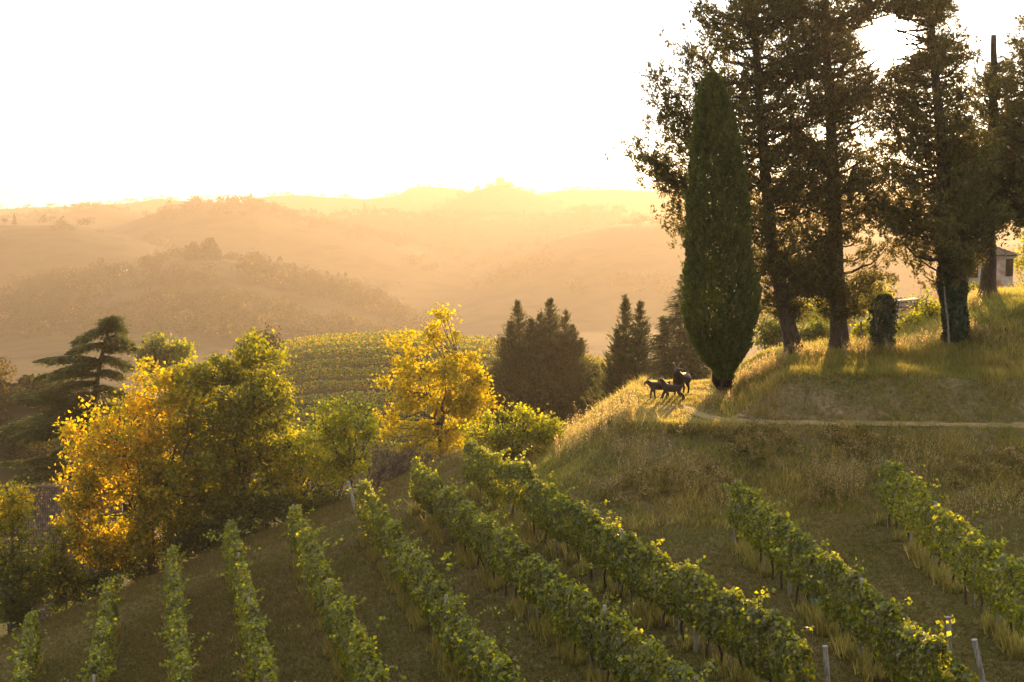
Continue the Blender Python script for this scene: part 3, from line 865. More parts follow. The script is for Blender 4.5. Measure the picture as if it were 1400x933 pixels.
# middle distance bushes left
broad_tree('bush', 'pale brushy willow like bush in the haze beyond the orange tree', 'bush', base_at(214, 108), .6,
           px_env(108, [(214, 478, 24, 18), (214, 490, 20, 16)]), 60, 1.0, 40, .30, 'bush', nlimb=8, r0=.1, stems=3)
broad_tree('bush', 'small yellow bush in the haze right of the brushy one', 'bush', base_at(247, 108), .5,
           px_env(108, [(247, 483, 11, 13)]), 22, .8, 40, .28, 'lime', nlimb=5, r0=.07, stems=2)
for q, (x, y, w, h, lab) in enumerate([(8, 560, 18, 20, 'hazy brown hedge bush at the left edge behind the cedar'), (36, 548, 20, 20, 'hazy brown hedge bush just left of the cedar tip'),
                                       (66, 540, 22, 20, 'hazy brown hedge bush behind the left branches of the cedar'), (92, 532, 18, 14, 'hazy brown hedge bush hidden close behind the cedar trunk'),
                                       (360, 468, 22, 12, 'rounded hazy bush at the left end of the striped knoll')]):
    Yq = 124 if q < 4 else 150
    broad_tree('bush', lab, 'bush', base_at(x, Yq), .6, px_env(Yq, [(x, y, w, h), (x + 4, y + 14, w, h)]), 40, 1.2, 40, .38, 'wood_far', nlimb=6, r0=.1, stems=3, group='hazy hedge bushes behind the cedar' if q < 4 else None)

# ------------------------------------------------------------------ behind the grove
for (x, y, Yq, w, h, m_, lab) in [
    (1272, 425, 66, 26, 26, 'lime', 'sunlit yellow green bush left of the ivied trunk, behind the timber frame'),
    (1246, 448, 63.5, 18, 18, 'lime', 'low yellow green bush under the timber frame'),
    (1188, 452, 64, 20, 18, 'lime', 'sunlit bush between the straight trunk and the ivied post'),
    (1115, 455, 70, 30, 20, 'bush', 'hazy green bush between the leaning and the straight trunk'),
    (1060, 450, 74, 26, 24, 'bush', 'hazy green bush right behind the dense column'),
    (1330, 400, 78, 22, 12, 'bush', 'green bush below the wall of the pale house'),
    (1392, 412, 72, 22, 16, 'bush', 'leafy bush at the right edge below the house'),
    (1416, 345, 106, 22, 40, 'lime', 'sunlit leafy tree right of the pale house'),
    (1120, 425, 92, 46, 20, 'lime', 'hazy sunlit tree beyond the terrace between the trunks'),
    (1190, 405, 100, 26, 22, 'lime', 'thin hazy sunlit tree beside the far chimney'),
]:
    broad_tree('bush' if h < 30 and Yq < 90 else 'small_tree', lab, 'bush' if h < 30 and Yq < 90 else 'tree', base_at(x, Yq, y), .5, px_env(Yq, [(x, y, w, h), (x + w * .4, y + h * .4, w * .8, h * .8), (x - w * .5, y + h * .5, w * .7, h * .7)]),
               55, .45 * Yq / 62, 46, .14 * Yq / 62, m_, nlimb=7, r0=.07, stems=3)
# dark ivied post-shrub
pb = base_at(1207, 57.5, 488)
root = thing('ivy_shrub', 'dark narrow ivy shrub grown round the tall pole on the terrace', 'shrub', pb)
n = 5200
zt = R.uniform(.05, 2.45, n); an = R.uniform(0, 6.283, n)
rd = .40 * (.55 + .9 * fbm(zt * 1.6 + 7, an * .8, 81)) * np.clip((2.6 - zt) * 2.2, .35, 1) * (1 + R.exponential(.22, n))  * np.sqrt(R.uniform(.3, 1, n)) * (1 + .25 * (fbm(an * 2, zt * 3, 8) - .5))
nr_ = np.stack([np.cos(an), np.sin(an), .1 + 0 * an], 1)
a = Acc(); a.add(*leaves(pb + np.stack([np.cos(an) * rd, np.sin(an) * rd, zt], 1), .17, np.array([0, 0, -.4]), .85, nrm=nr_), R.uniform(0, 1, n).repeat(4))
mk('foliage', a, M['ivy'], root)
a = Acc(); a.add(*tube(bend(pb - [0, 0, .2], pb + [.05, 0, 1.9], 5, 0, .04), np.linspace(.06, .03, 5), 6)); mk('stem', a, M['bark2'], root)

# ------------------------------------------------------------------ the vineyard rows
def plane_hit(px, py, h):
    r = ray(px, py)
    return r[:2] * (-h / r[2])


def row_h(far, near):
    h = 12.
    for _ in range(30):
        a = plane_hit(*far, h); b = plane_hit(*near, h)
        u = ((a + b) / 2) @ EV
        h = 13.4 - .3 * u
    return h


def vine_row(label, far, near, h=None, ext=6., mat='vine', dens=1500, posts=5.0, hw=.215, yellow=0., endpost=True, gaps=(), hscale=1., guard=None):
    if h is None: h = row_h(far, near)
    a = plane_hit(*far, h); b = plane_hit(*near, h)
    d = unit((b - a)[None])[0]; L_ = np.linalg.norm(b - a) + ext
    nrm2 = np.array([-d[1], d[0]])
    b0 = np.array([a[0], a[1], g1(*a)])
    root = thing('vine_row', label, 'vine row', b0, 'vine rows on the near slope')
    sid = int(abs(a[0]) * 37 + 3) % 97

    def at(s, off=0, up=0):
        p = a[None] + d[None] * np.asarray(s)[:, None] + nrm2[None] * np.broadcast_to(np.asarray(off, float), np.shape(s))[:, None]
        return np.concatenate([p, (ground(p[:, 0], p[:, 1]) + up)[:, None]], 1)
    n = int(L_ * dens)
    s = R.uniform(0, L_, n)
    lumps = fbm(s * .9, s * 0 + sid, 7) - .5; lump2 = fbm(s * 2.6, s * 0 + sid + 5, 17) - .5
    top = (1.98 + .45 * lumps + .30 * lump2) * hscale; bot = .52 + .35 * (fbm(s * 1.7, s * 0 + sid, 27) - .5) + .15
    th = R.uniform(0, 2 * math.pi, n)
    ex = np.sign(np.cos(th)) * np.abs(np.cos(th)) ** .6; ez = np.sign(np.sin(th)) * np.abs(np.sin(th)) ** .7
    side = fbm(s * 1.8, s * 0 + sid + 40 + np.sign(ex) * 9, 37)
    side2 = fbm(s * 3.2 + 50, ez * 2 + sid + np.sign(ex) * 9, 47)
    rad_ = 1 - np.abs(R.normal(0, .22, n)) + R.exponential(.05, n)
    w = hw * (.65 + .9 * side + .8 * (side2 - .5)) * (1 - .25 * ez)
    p = at(s, ex * w * rad_, (top + bot) / 2 + ez * (top - bot) / 2 * rad_)
    keep = (R.uniform(0, 1, n) < np.where(ez < -.5, .5, 1.)) & (np.abs(fbm(s * .75, s * 0 + sid + 70, 57) - .5) < .40)
    for (g0_, g1_) in gaps: keep &= ~((s > g0_) & (s < g1_))
    p = p[keep]; exk = ex[keep]; ezk = ez[keep]; sk = s[keep]
    nr_ = np.stack([nrm2[0] * exk, nrm2[1] * exk, ezk * .8 + .25], 1)
    tt = R.normal(.50, .20, len(p)) + .45 * (fbm(sk * .8, ezk + sid, 67) - .5) + yellow
    ac = Acc(); V, F = leaves(p, .112, np.array([0, 0, -.55]), .85, nrm=nr_ * 1.2); ac.add(V, F, np.clip(tt, 0, 1).repeat(4))
    ns = int(L_ * 5); ss = R.uniform(0, L_, ns); l0 = R.uniform(.12, .5, ns)   # loose shoots over the top and out of the sides
    tp = (1.98 + .45 * (fbm(ss * .9, ss * 0 + sid, 7) - .5) + .30 * (fbm(ss * 2.6, ss * 0 + sid + 5, 17) - .5)) * hscale
    of = R.normal(0, .20, ns)
    for q in range(7):
        f_ = (q + 1) / 7
        pp = at(ss + l0 * f_ * R.uniform(-.6, .6, ns), of * (1 + f_), tp - .12 + l0 * f_ * (1 - .5 * f_))
        V, F = leaves(pp + R.normal(size=pp.shape) * .03, .11, np.array([0, 0, -.2]), .85); ac.add(V, F, np.clip(R.normal(.5 + yellow, .2, ns), 0, 1).repeat(4))
    mk('foliage', ac, M[mat], root)
    k = 0
    for st in np.arange(.5, L_, 1.05):
        if k >= 60: break
        k += 1
        st = st + R.uniform(-.15, .15)
        q = at(np.array([st]), R.normal(0, .03))[0]
        pts = np.array([q - [0, 0, .1], q + [R.normal(0, .05), R.normal(0, .05), .35], q + [R.normal(0, .08), R.normal(0, .08), .7], q + [R.normal(0, .1), R.normal(0, .1), 1.15]])
        t_ = Acc(); t_.add(*tube(pts, [.045, .035, .03, .02], 5)); mk('trunk', t_, M['bark'], root)
    for st in np.arange(.1, L_ - 1.0, posts):
        q = at(np.array([st]), R.normal(0, .02))[0]; tl = R.normal(0, .05, 2)
        t_ = Acc(); t_.add(*tube(np.array([q - [0, 0, .2], q + [tl[0], tl[1], (2.02 + R.uniform(-.05, .08)) * hscale]]), [.05, .045], 8)); mk('post', t_, M['post'], root)
    for st in np.arange(1.3, L_, 2.3):
        st = st + R.uniform(-.7, .7)
        q = at(np.array([st]), R.choice([-1, 1]) * R.uniform(.03, .12))[0]; tl = R.normal(0, .10, 2)
        t_ = Acc(); t_.add(*tube(np.array([q - [0, 0, .1], q + [tl[0], tl[1], R.uniform(.9, 1.3)]]), [.016, .016], 5)); mk('stake', t_, M['stake'], root)
    for hh in (.72, 1.2, 1.7):
        ws = np.linspace(0, L_, 40)
        t_ = Acc(); t_.add(*tube(at(ws, 0, hh * hscale), .006, 3)); mk('wire', t_, M['wire'], root)
    # weeds left standing along the row
    n = int(L_ * 130); s = R.uniform(0, L_, n); cl = fbm(s * 1.3, s * 0 + sid, 77)
    s = s[cl > .45]; n = len(s)
    WEEDS.append((at(s, R.normal(0, .13, n), 0), R.uniform(.12, .5, n) * (.5 + .9 * fbm(s * 1.3, s * 0 + sid, 87))))
    return root, at, L_


WEEDS = []
vine_row('vine row that peeks in at the bottom left corner of the slope', (42, 836), (22, 945), dens=1700)
vine_row('short vine row with a pale post at its tip, second from the bottom left corner', (149, 792), (124, 945), dens=1700)
vine_row('near vertical vine row ending below the orange tree', (235, 750), (251, 945), dens=1700)
vine_row('vine row whose lit tip stands below the olive brown tree', (314, 712), (374, 945), dens=1700)
vine_row('vine row ending below the glowing yellow bush', (401, 690), (528, 945), dens=1700)
vine_row('vine row whose bright tip stands right of the leaning post', (494, 660), (712, 945), dens=1700)
vine_row('vine row whose tip stands below the yellow tree trunk', (566, 626), (955, 945), dens=1700)
vine_row('longest vine row with a glowing crest, ending before the low domed tree', (640, 600), (1090, 876), dens=1700, ext=.3)
vine_row('dark vine row below the grassy bank with a tall grey post at its near end', (1005, 662), (1285, 868), h=9.0, ext=.1, yellow=.0, dens=1500)
vine_row('yellowing vine row running out of the right edge of the view', (1212, 642), (1420, 800), h=8.8, ext=3, mat='vine', yellow=.06, dens=1150, hw=.28)
vine_row('low leafy vine row stub between the two nearest grey posts', (1240, 880), (1330, 955), h=10.3, ext=2, mat='vine_yellow', dens=800, hscale=.62, posts=50)


def vpost(label, top, base, Y, r=.055):
    p1 = P(*top, Y); p0 = P(*base, Y)
    b = np.array([p0[0], Y, min(p0[2], g1(p0[0], Y))])
    d = p1 - p0; q = p0 + d * (b[2] - p0[2]) / d[2]
    root = thing('vineyard_post', label, 'post', b, 'loose vineyard posts')
    a = Acc(); a.add(*tube(np.array([q - d * .08, p1]), [r, r * .92], 10)); mk('shaft', a, M['post'], root, smooth=False)
    a = Acc(); a.add(*tube(np.array([p1 - d * .012, p1 + d * .006]), [r * 1.12, r * 1.12], 10)); mk('cap', a, M['stake'], root)


vpost('grey end post of the longest vine row at the bottom edge', (1128, 884), (1133, 950), 27.5, .06)
vpost('tall square grey post at the near end of the dark vine row', (1297, 844), (1299, 915), 29.5, .062)
vpost('leaning grey post lowest in the right corner', (1332, 875), (1346, 940), 27.5, .062)
vpost('pale post leaning left beside the bright vine row tip', (476, 659), (489, 708), 50.5, .075)
g = hitg(1116, 838)
root = thing('tree_guard', 'small green plastic sleeve standing in the grass beside the dark vine row', 'tree guard', g)
a = Acc(); a.add(*tube(g + np.array([[0, 0, -.02], [-.03, 0, .20], [-.07, 0, .42]]), .085, 10)); mk('sleeve', a, M['guard'], root)
a = Acc(); a.add(*tube(g + np.array([[0, 0, -.05], [-.10, 0, .75]]), .014, 5)); mk('stake', a, M['stake'], root)

# ------------------------------------------------------------------ poles and timber on the terrace
for (lab, top, base, Y, r) in [('tall grey pole leaning beside the dark ivy shrub', (1195, 414), (1202, 494), 57.2, .055), ('short dark stake left of the ivy shrub', (1177, 440), (1179, 475), 59.5, .07),
                               ('thin pale pole leaning against the ivied trunk', (1291, 392), (1298, 476), 55.2, .05), ('thin short stake among the sunlit weeds', (1172, 456), (1174, 476), 60.5, .05)]:
    p1 = P(*top, Y); p0 = P(*base, Y); p0[2] = min(p0[2], g1(p0[0], Y) - .1)
    root = thing('pole', lab, 'pole', p0)
    a = Acc(); a.add(*tube(bend(p0, p1, 5, 0, .012), np.linspace(r, r * .7, 5), 7)); mk('shaft', a, M['timber'], root)
# the sloping timber frame
Yt = 67.0
pb = base_at(1253, Yt)
root = thing('timber_frame', 'weathered timber frame with sloping rails among the sunlit bushes', 'frame')if False else thing('timber_frame', 'weathered timber frame with sloping rails among the sunlit bushes', 'timber frame', pb)
for (a_, b_, nm, w) in [((1252, 411), (1254, 462), 'post', .15), ((1231, 424), (1232, 468), 'post', .12), ((1254, 416), (1222, 428), 'rail', .09), ((1254, 424), (1222, 437), 'rail', .09), ((1254, 434), (1222, 446), 'rail', .07)]:
    a = Acc(); p = P(*a_, Yt); q = P(*b_, Yt)
    if nm == 'post': q[2] = g1(q[0], Yt) - .1
    else: p[1] -= .12; q[1] -= .12
    a.add(*bar(p, q, w, w)); mk(nm, a, M['timber'], root)
a = Acc(); p = P(1226, 413, Yt + .6); q = P(1256, 409, Yt + .6); a.add(*bar(p, q, 1.3, .07)); mk('roof_board', a, M['timber'], root)

# ------------------------------------------------------------------ houses
def tiled_roof(acc, p00, p10, p01, p11, nrow, ncol, th=.06):
    """rows of half round tiles on the quad p00-p10 (eave) to p01-p11 (ridge)"""
    p00, p10, p01, p11 = [np.asarray(p, float) for p in (p00, p10, p01, p11)]
    nn = unit(np.cross(p10 - p00, p01 - p00)[None])[0]
    if nn[2] < 0: nn = -nn
    prof = np.array([(0, 0), (.2, .8), (.5, 1.0), (.8, .8), (1, 0)])
    for r in range(nrow):
        v0 = r / nrow; v1 = (r + 1.25) / nrow
        for c in range(ncol):
            j = R.normal(0, .10)
            pts0 = []; pts1 = []
            for (u_, h_) in prof:
                u = (c + u_) / ncol
                for (vv, lst, lift) in ((v0 + R.normal(0, .0025), pts0, .035), (min(v1, 1.0), pts1, 0)):
                    e = (p00 * (1 - u - j * .02) + p10 * (u + j * .02)) * (1 - vv) + (p01 * (1 - u) + p11 * u) * vv
                    lst.append(e + nn * (th * h_ + lift))
            V = np.array(pts0 + pts1)
            F = np.array([[k, k + 1, k + 6, k + 5] for k in range(4)])
            acc.add(V, F, R.uniform(0, 1))


# farm building below the left trees: only its big roof slope shows
Yr = 60.0
e0 = P(-10, 850, 55.5); e1 = P(168, 850, 55.5); r0_ = P(-12, 668, 63.5); r1_ = P(168, 672, 63.5)
e1[2] = e0[2]; r1_[2] = r0_[2]
bz = min(g1(e0[0], 58), g1(e1[0], 58), e0[2] - 2.2)
ctr = (e0 + e1 + r0_ + r1_) / 4
root = thing('farm_building', 'farm building showing a big weathered brown tiled roof behind the orange tree', 'farm building', (ctr[0], ctr[1] + 3, bz))
a = Acc(); tiled_roof(a, e0, e1, r0_, r1_, 40, 56, .05)
back = 2 * r0_[1] - e0[1]
for (A_, B_) in (((e0[0], back), (r0_[0], r0_[1])),): pass
a2 = np.array([[e0[0], e0[1] + .1, e0[2] - .06], [e1[0], e1[1] + .1, e1[2] - .06], [r1_[0], r1_[1], r1_[2] - .06], [r0_[0], r0_[1], r0_[2] - .06], [e0[0], back, e0[2] - .06], [e1[0], back, e1[2] - .06]])
a.add(a2, np.array([[0, 1, 2, 3], [3, 2, 5, 4]]), .4)
rp_ = np.linspace(r0_, r1_, 30); a.add(*tube(rp_ + [0, 0, .05], .13, 8), .75)
mk('roof', a, M['tiles'], root)
a = Acc(); W0 = e0[0] + .4; W1 = e1[0] - .4
V = np.array([[W0, e0[1] + .6, bz], [W1, e0[1] + .6, bz], [W1, back - .6, bz], [W0, back - .6, bz], [W0, e0[1] + .6, e0[2] + .05], [W1, e0[1] + .6, e0[2] + .05], [W1, back - .6, e0[2] + .05], [W0, back - .6, e0[2] + .05], [W0, r0_[1], r0_[2] - .25], [W1, r0_[1], r0_[2] - .25]])
a.add(V, [np.array([[0, 1, 5, 4], [1, 2, 6, 5], [2, 3, 7, 6], [3, 0, 4, 7]]), np.array([[4, 7, 8], [5, 9, 6]])]); mk('wall', a, M['boards'], root)

# pale house behind the cypresses
Yh = 96.0
c0 = P(1350, 400, Yh)
gz_ = g1(c0[0], Yh)
root = thing('old_house', 'old pale house with peeling plaster and a hipped tiled roof behind the right cypresses', 'house', (c0[0], Yh + 3, gz_))
xl_ = P(1316, 400, Yh)[0]; xr_ = P(1384, 400, Yh)[0]; zt_ = P(1350, 350, Yh)[2]; zb_ = min(gz_, P(1350, 410, Yh)[2]) - .5
zr_ = P(1350, 331, Yh)[2]; dep = 6.5
a = Acc(); a.add(*box(((xl_ + xr_) / 2, Yh + dep / 2, (zt_ + zb_) / 2), (xr_ - xl_, dep, zt_ - zb_))); mk('wall', a, M['plaster'], root)
ov = .35
corners = [np.array(q) for q in ((xl_ - ov, Yh - ov, zt_ + .02), (xr_ + ov, Yh - ov, zt_ + .02), (xr_ + ov, Yh + dep + ov, zt_ + .02), (xl_ - ov, Yh + dep + ov, zt_ + .02))]
apx = [np.array(((xl_ + xr_) / 2 - .25, Yh + dep / 2, zr_)), np.array(((xl_ + xr_) / 2 + .25, Yh + dep / 2, zr_))]
a = Acc()
tiled_roof(a, corners[0], corners[1], apx[0], apx[1], 9, 16, .07); tiled_roof(a, corners[1], corners[2], apx[1], apx[1] + [0, .01, 0], 9, 22, .07)
tiled_roof(a, corners[3], corners[0], apx[0] + [0, .01, 0], apx[0], 9, 22, .07)
a.add(np.array(corners + apx) - [0, 0, .03], [np.array([[0, 1, 5, 4], [2, 3, 4, 5], [3, 2, 1, 0]]), np.array([[1, 2, 5], [3, 0, 4]])], .4)
mk('roof', a, M['tiles'], root)
a = Acc(); a.add(*box(((xl_ + xr_) / 2, Yh - .06, zt_ - .10), (xr_ - xl_ + .2, .14, .18))); mk('cornice', a, M['plaster'], root)
for (wx, wy, ww, wh) in ((1380, 366, .55, 1.3), (1330, 368, .75, 1.3)):
    wc = P(wx, wy, Yh)
    a = Acc(); a.add(*box((wc[0], Yh - .02, wc[2]), (ww, .1, wh))); w_ = mk('window', a, M['dark'], root)
    a = Acc()
    for (dx, dz, sx, sz) in ((-ww / 2 - .05, 0, .1, wh + .2), (ww / 2 + .05, 0, .1, wh + .2), (0, wh / 2 + .05, ww - .002, .1), (0, -wh / 2 - .06, ww - .002, .12)):
        a.add(*box((wc[0] + dx, Yh - .045, wc[2] + dz), (sx, .15, sz)))
    mk('frame', a, M['timber'], w_)
for o_ in root.children:
    for q in o_.children:
        pass
# chimneyed farm roof further off
Yq = 112.0
rc = P(1205, 404, Yq)
root = thing('distant_house', 'low house lost in the glare with only its chimney rising between the trunks', 'house', (rc[0], Yq + 3, g1(rc[0], Yq + 3)))
zt_ = P(1205, 420, Yq)[2]; zr_ = P(1205, 411, Yq)[2]; zb_ = root.location.z - .5
a = Acc(); a.add(*box((rc[0], Yq + 3, (zt_ + zb_) / 2), (8, 6, zt_ - zb_))); mk('wall', a, M['plaster'], root)
a = Acc(); x0, x1 = rc[0] - 4.3, rc[0] + 4.3
tiled_roof(a, (x0, Yq - .3, zt_), (x1, Yq - .3, zt_), (x0, Yq + 3, zr_), (x1, Yq + 3, zr_), 8, 24, .07)
a.add(np.array([[x0, Yq + 3, zr_], [x1, Yq + 3, zr_], [x1, Yq + 6.3, zt_], [x0, Yq + 6.3, zt_], [x0, Yq - .25, zt_ - .03], [x1, Yq - .25, zt_ - .03]]), np.array([[0, 1, 2, 3], [4, 5, 1, 0]]), .5)
rf = mk('roof', a, M['tiles'], root)
a = Acc(); a.add(*box((rc[0], Yq + 2, zr_ + .3), (.8, .8, 1.9))); a.add(*box((rc[0], Yq + 2, zr_ + 1.3), (1.05, 1.05, .16))); mk('chimney', a, M['brick'], rf)


# ------------------------------------------------------------------ goats
def goat(label, base, yaw, sc, pose='stand', horn=1.0, headturn=0.0, headup=0.0):
    root = thing('goat', label, 'goat', base, 'goats on the path'); root.rotation_euler = (0, 0, yaw); root.scale = (sc, sc, sc)
    hx, hy = math.cos(headturn), math.sin(headturn)
    nk = np.array([.40 + .06 * hx, .10 * hy, .84 + headup]); hd = nk + [.10 * hx, .10 * hy, .13]; mz = hd + [.17 * hx, .17 * hy, -.09]
    J = [((-.36, 0, .66), .155), ((-.12, 0, .62), .185), ((.12, 0, .62), .18), ((.32, 0, .66), .165), (tuple(nk), .095), (tuple(hd), .078), (tuple(mz), .042)]
    E = [(0, 1), (1, 2), (2, 3), (3, 4), (4, 5), (5, 6)]

    def chain(at_, pts):
        prev = at_
        for p, r in pts:
            J.append((p, r)); E.append((prev, len(J) - 1)); prev = len(J) - 1
    st = {'stand': (0, 0, 0, 0), 'walk': (.10, -.08, -.10, .08), 'run': (.24, .16, -.26, -.18)}[pose]
    for k_, (s_, o_) in enumerate(((-1, st[0]), (1, st[1]))):
        lift = .05 if pose == 'run' else 0
        chain(3, [((.30, .095 * s_, .50), .075), ((.31 + o_ * .55, .09 * s_, .31), .043), ((.30 + o_ * .8, .09 * s_, .13 + lift), .031), ((.31 + o_, .09 * s_, .025 + lift), .036)])
    for k_, (s_, o_) in enumerate(((-1, st[2]), (1, st[3]))):
        chain(0, [((-.36, .10 * s_, .52), .105), ((-.27 + o_ * .4, .10 * s_, .40), .07), ((-.43 + o_ * .7, .095 * s_, .26), .038), ((-.40 + o_, .095 * s_, .10), .030), ((-.38 + o_, .095 * s_, .025), .036)])
    chain(0, [((-.50, 0, .74), .05), ((-.55, 0, .83), .03)])
    px_, py_ = -hy, hx
    for s_ in (-1, 1):
        chain(5, [((hd[0] + px_ * .10 * s_ - .03 * hx, hd[1] + py_ * .10 * s_, hd[2] + .02), .026), ((hd[0] + px_ * .19 * s_ - .05 * hx, hd[1] + py_ * .19 * s_, hd[2] - .03), .020)])
    chain(6, [((mz[0] - .03 * hx, mz[1] - .03 * hy, mz[2] - .10), .022)])
    me = bpy.data.meshes.new('body'); me.from_pydata([j[0] for j in J], E, []); me.materials.append(M['goat'])
    o = bpy.data.objects.new('body', me); COL.objects.link(o); o.parent = root
    sk = o.modifiers.new('skin', 'SKIN'); sk.use_smooth_shade = True
    for v_, j in zip(me.skin_vertices[0].data, J): v_.radius = (j[1] * 1.18, j[1] * 1.18)
    me.skin_vertices[0].data[0].use_root = True
    sb = o.modifiers.new('sub', 'SUBSURF'); sb.levels = 2; sb.render_levels = 2
    if horn > 0:
        for s_ in (-1, 1):
            t = np.linspace(0, 1, 9)
            pts = np.stack([hd[0] + hx * (.02 - .26 * horn * t ** 1.3) + px_ * s_ * (.035 + .10 * t * horn), hd[1] + hy * (.02 - .26 * horn * t ** 1.3) + py_ * s_ * (.035 + .10 * t * horn), hd[2] + .05 + .13 * horn * np.sin(t * math.pi * .75)], 1)
            a = Acc(); a.add(*tube(pts, np.linspace(.026, .007, 9), 7))
            V = a.v[0] + np.array(root.location); a.v = [V]
            h_ = mk('horn', a, M['horn'], root, smooth=True)
    return root


gb = hitg(931, 541)
goat('big dark goat with swept back horns standing by the trees', gb, math.radians(236), 1.22, 'stand', 1.25, .45, .04)
gb = hitg(901, 546)
goat('dark goat trotting ahead with its head low at the left of the herd', gb, math.radians(195), .92, 'walk', .6, 0, -.10)
gb = hitg(912, 545)
goat('young dark goat bounding with hind legs stretched and head raised', gb + [.12, -.55, 0], math.radians(172), .84, 'run', .55, .5, .12)

# ------------------------------------------------------------------ the striped knoll across the dip
RY = np.linspace(119, 168, 12)
for q, y0 in enumerate(RY):
    xs = np.arange(-36, 22, .16)
    sl = .12
    ys = y0 + (xs + 8) * sl * -1 + R.normal(0, .05, len(xs))
    ht = 1.45 + .5 * (fbm(xs * .5, xs * 0 + q, 7) - .5)
    zb = ground(xs, ys)
    okk = (fbm(xs * .35, xs * 0 + q * 3, 17) > .16)
    if y0 < 140: okk &= xs > np.interp(y0, [118, 140], [-24, -40])
    xs, ys, ht, zb = xs[okk], ys[okk], ht[okk], zb[okk]
    m = 14; n = len(xs) * m
    c = np.stack([np.repeat(xs, m) + R.normal(0, .15, n), np.repeat(ys, m) + R.normal(0, .17, n), np.repeat(zb, m) + .45 + (np.repeat(ht, m) - .45) * R.uniform(0, 1, n)], 1)
    root = thing('vine_row', 'thin hazy vine row striping the knoll beyond the yellow tree', 'vine row', (xs[len(xs) // 2], ys[len(ys) // 2], zb[len(zb) // 2]), 'vine rows striping the far knoll')
    a = Acc(); a.add(*leaves(c, .24, None, .85), np.clip(R.normal(.6, .2, n), 0, 1).repeat(4)); mk('foliage', a, M['vine_yellow'], root)

# ------------------------------------------------------------------ far trees
def crown_cloud(c0, w, h, n, leaf, kind='round'):
    """leaf clumps of a far crown standing on c0"""
    if kind == 'cone':
        t = R.uniform(0, 1, n) ** 1.4; an = R.uniform(0, 6.283, n); r = w * (1 - t) ** .8 * R.uniform(.4, 1.1, n)
        c = np.stack([np.cos(an) * r, np.sin(an) * r, .12 * h + t * h * .9], 1)
    elif kind == 'dome':
        d = runit(n); d[:, 2] = np.abs(d[:, 2]); r = R.uniform(.6, 1.0, n) * (.88 + .3 * (fbm(d[:, 0] * 3 + 9, d[:, 2] * 3 + d[:, 1] * 2, 5) - .5))
        c = d * r[:, None] * [w, w, h]
    else:
        k = R.integers(4, 8); cc = np.stack([R.normal(0, .42 * w, k), R.normal(0, .42 * w, k), h * R.uniform(.4, .72, k)], 1)
        rr_ = R.uniform(.42, .72, k) * min(w, h * .6)
        q = R.integers(0, k, n); c = cc[q] + runit(n) * (rr_[q] * R.uniform(.55, 1.05, n))[:, None] * [1, 1, .85]
        c[:, 2] = np.maximum(c[:, 2], .06 * h)
    return c + c0, leaf


def far_tree(name, label, cat, px, py_top, py_base, Y, w_px, kind='round', n=420, mat='wood_far', group=None, tint=.25):
    k = Y / F_PX
    b = P(px, py_base, Y); gz0 = g1(b[0], Y)
    b[2] = min(b[2], gz0) - .3
    h = P(px, py_top, Y)[2] - b[2]
    root = thing(name, label, cat, b, group)
    a = Acc(); a.add(*tube(bend(b, b + [0, 0, h * .6], 4, 0, .01), np.linspace(.035 * h, .015 * h, 4), 6)); mk('trunk', a, M['bark2'], root)
    c, lf = crown_cloud(b, w_px * k, h, n, h * .085, kind)
    a = Acc(); a.add(*leaves(c, lf, None, .85), np.clip(R.normal(tint, .16, n), 0, 1).repeat(4)); mk('crown', a, M[mat], root)
    return root


far_tree('round_tree', 'wide parasol shaped tree on the bare hill crest', 'tree', 268, 264, 282, 1300, 9, n=420)
far_tree('round_tree', 'little round tree on the bare hill crest left of the parasol shaped one', 'tree', 246, 278, 286, 1300, 4, n=160)
far_tree('cone_tree', 'upright pointed tree on the bare hill crest', 'tree', 312, 266, 282, 1300, 5.5, 'cone', n=420)
far_tree('round_tree', 'round dark tree on the hill crest right of the upright pointed one', 'tree', 336, 272, 284, 1300, 6.5)
far_tree('round_tree', 'low round tree between the pointed tree and the round dark one', 'tree', 324, 277, 284, 1300, 5)
far_tree('tree_clump', 'big domed clump of trees on the top of the nearest hazy hill', 'tree clump', 266, 328, 362, 800, 17, 'dome', n=2200)
far_tree('tree_clump', 'higher right half of the domed clump on the nearest hazy hill', 'tree clump', 288, 321, 362, 800, 18, 'dome', n=2600)
far_tree('round_tree', 'yellowish slender tree on the left shoulder of the nearest hazy hill', 'tree', 136, 346, 374, 800, 9, n=380, tint=.6)
far_tree('round_tree', 'small round tree between the slender one and the domed clump', 'tree', 200, 346, 368, 800, 9, n=380)
far_tree('round_tree', 'dark round tree group at the left end of the nearest hazy hill', 'tree', 76, 368, 396, 800, 28, n=1400)
far_tree('cone_tree', 'pointed fir on the far wooded ridge', 'tree', 499, 278, 297, 1550, 5, 'cone', n=300)
far_tree('cone_tree', 'slim cypress on the far wooded ridge, right one of a close pair', 'tree', 717, 287, 302, 1550, 3.2, 'cone', n=260)
far_tree('cone_tree', 'slim cypress on the far wooded ridge, left one of a close pair', 'tree', 708, 291, 302, 1550, 3.2, 'cone', n=240)
far_tree('round_tree', 'round tree on the far wooded ridge left of the slim cypress pair', 'tree', 693, 288, 302, 1550, 6, n=260)
far_tree('cone_tree', 'small pointed tree on the far left ridge at the picture edge', 'tree', 20, 292, 304, 1050, 3.5, 'cone', n=240)
far_tree('round_tree', 'small round tree on the far left ridge at the picture edge', 'tree', 6, 293, 304, 1050, 4.5, n=240)

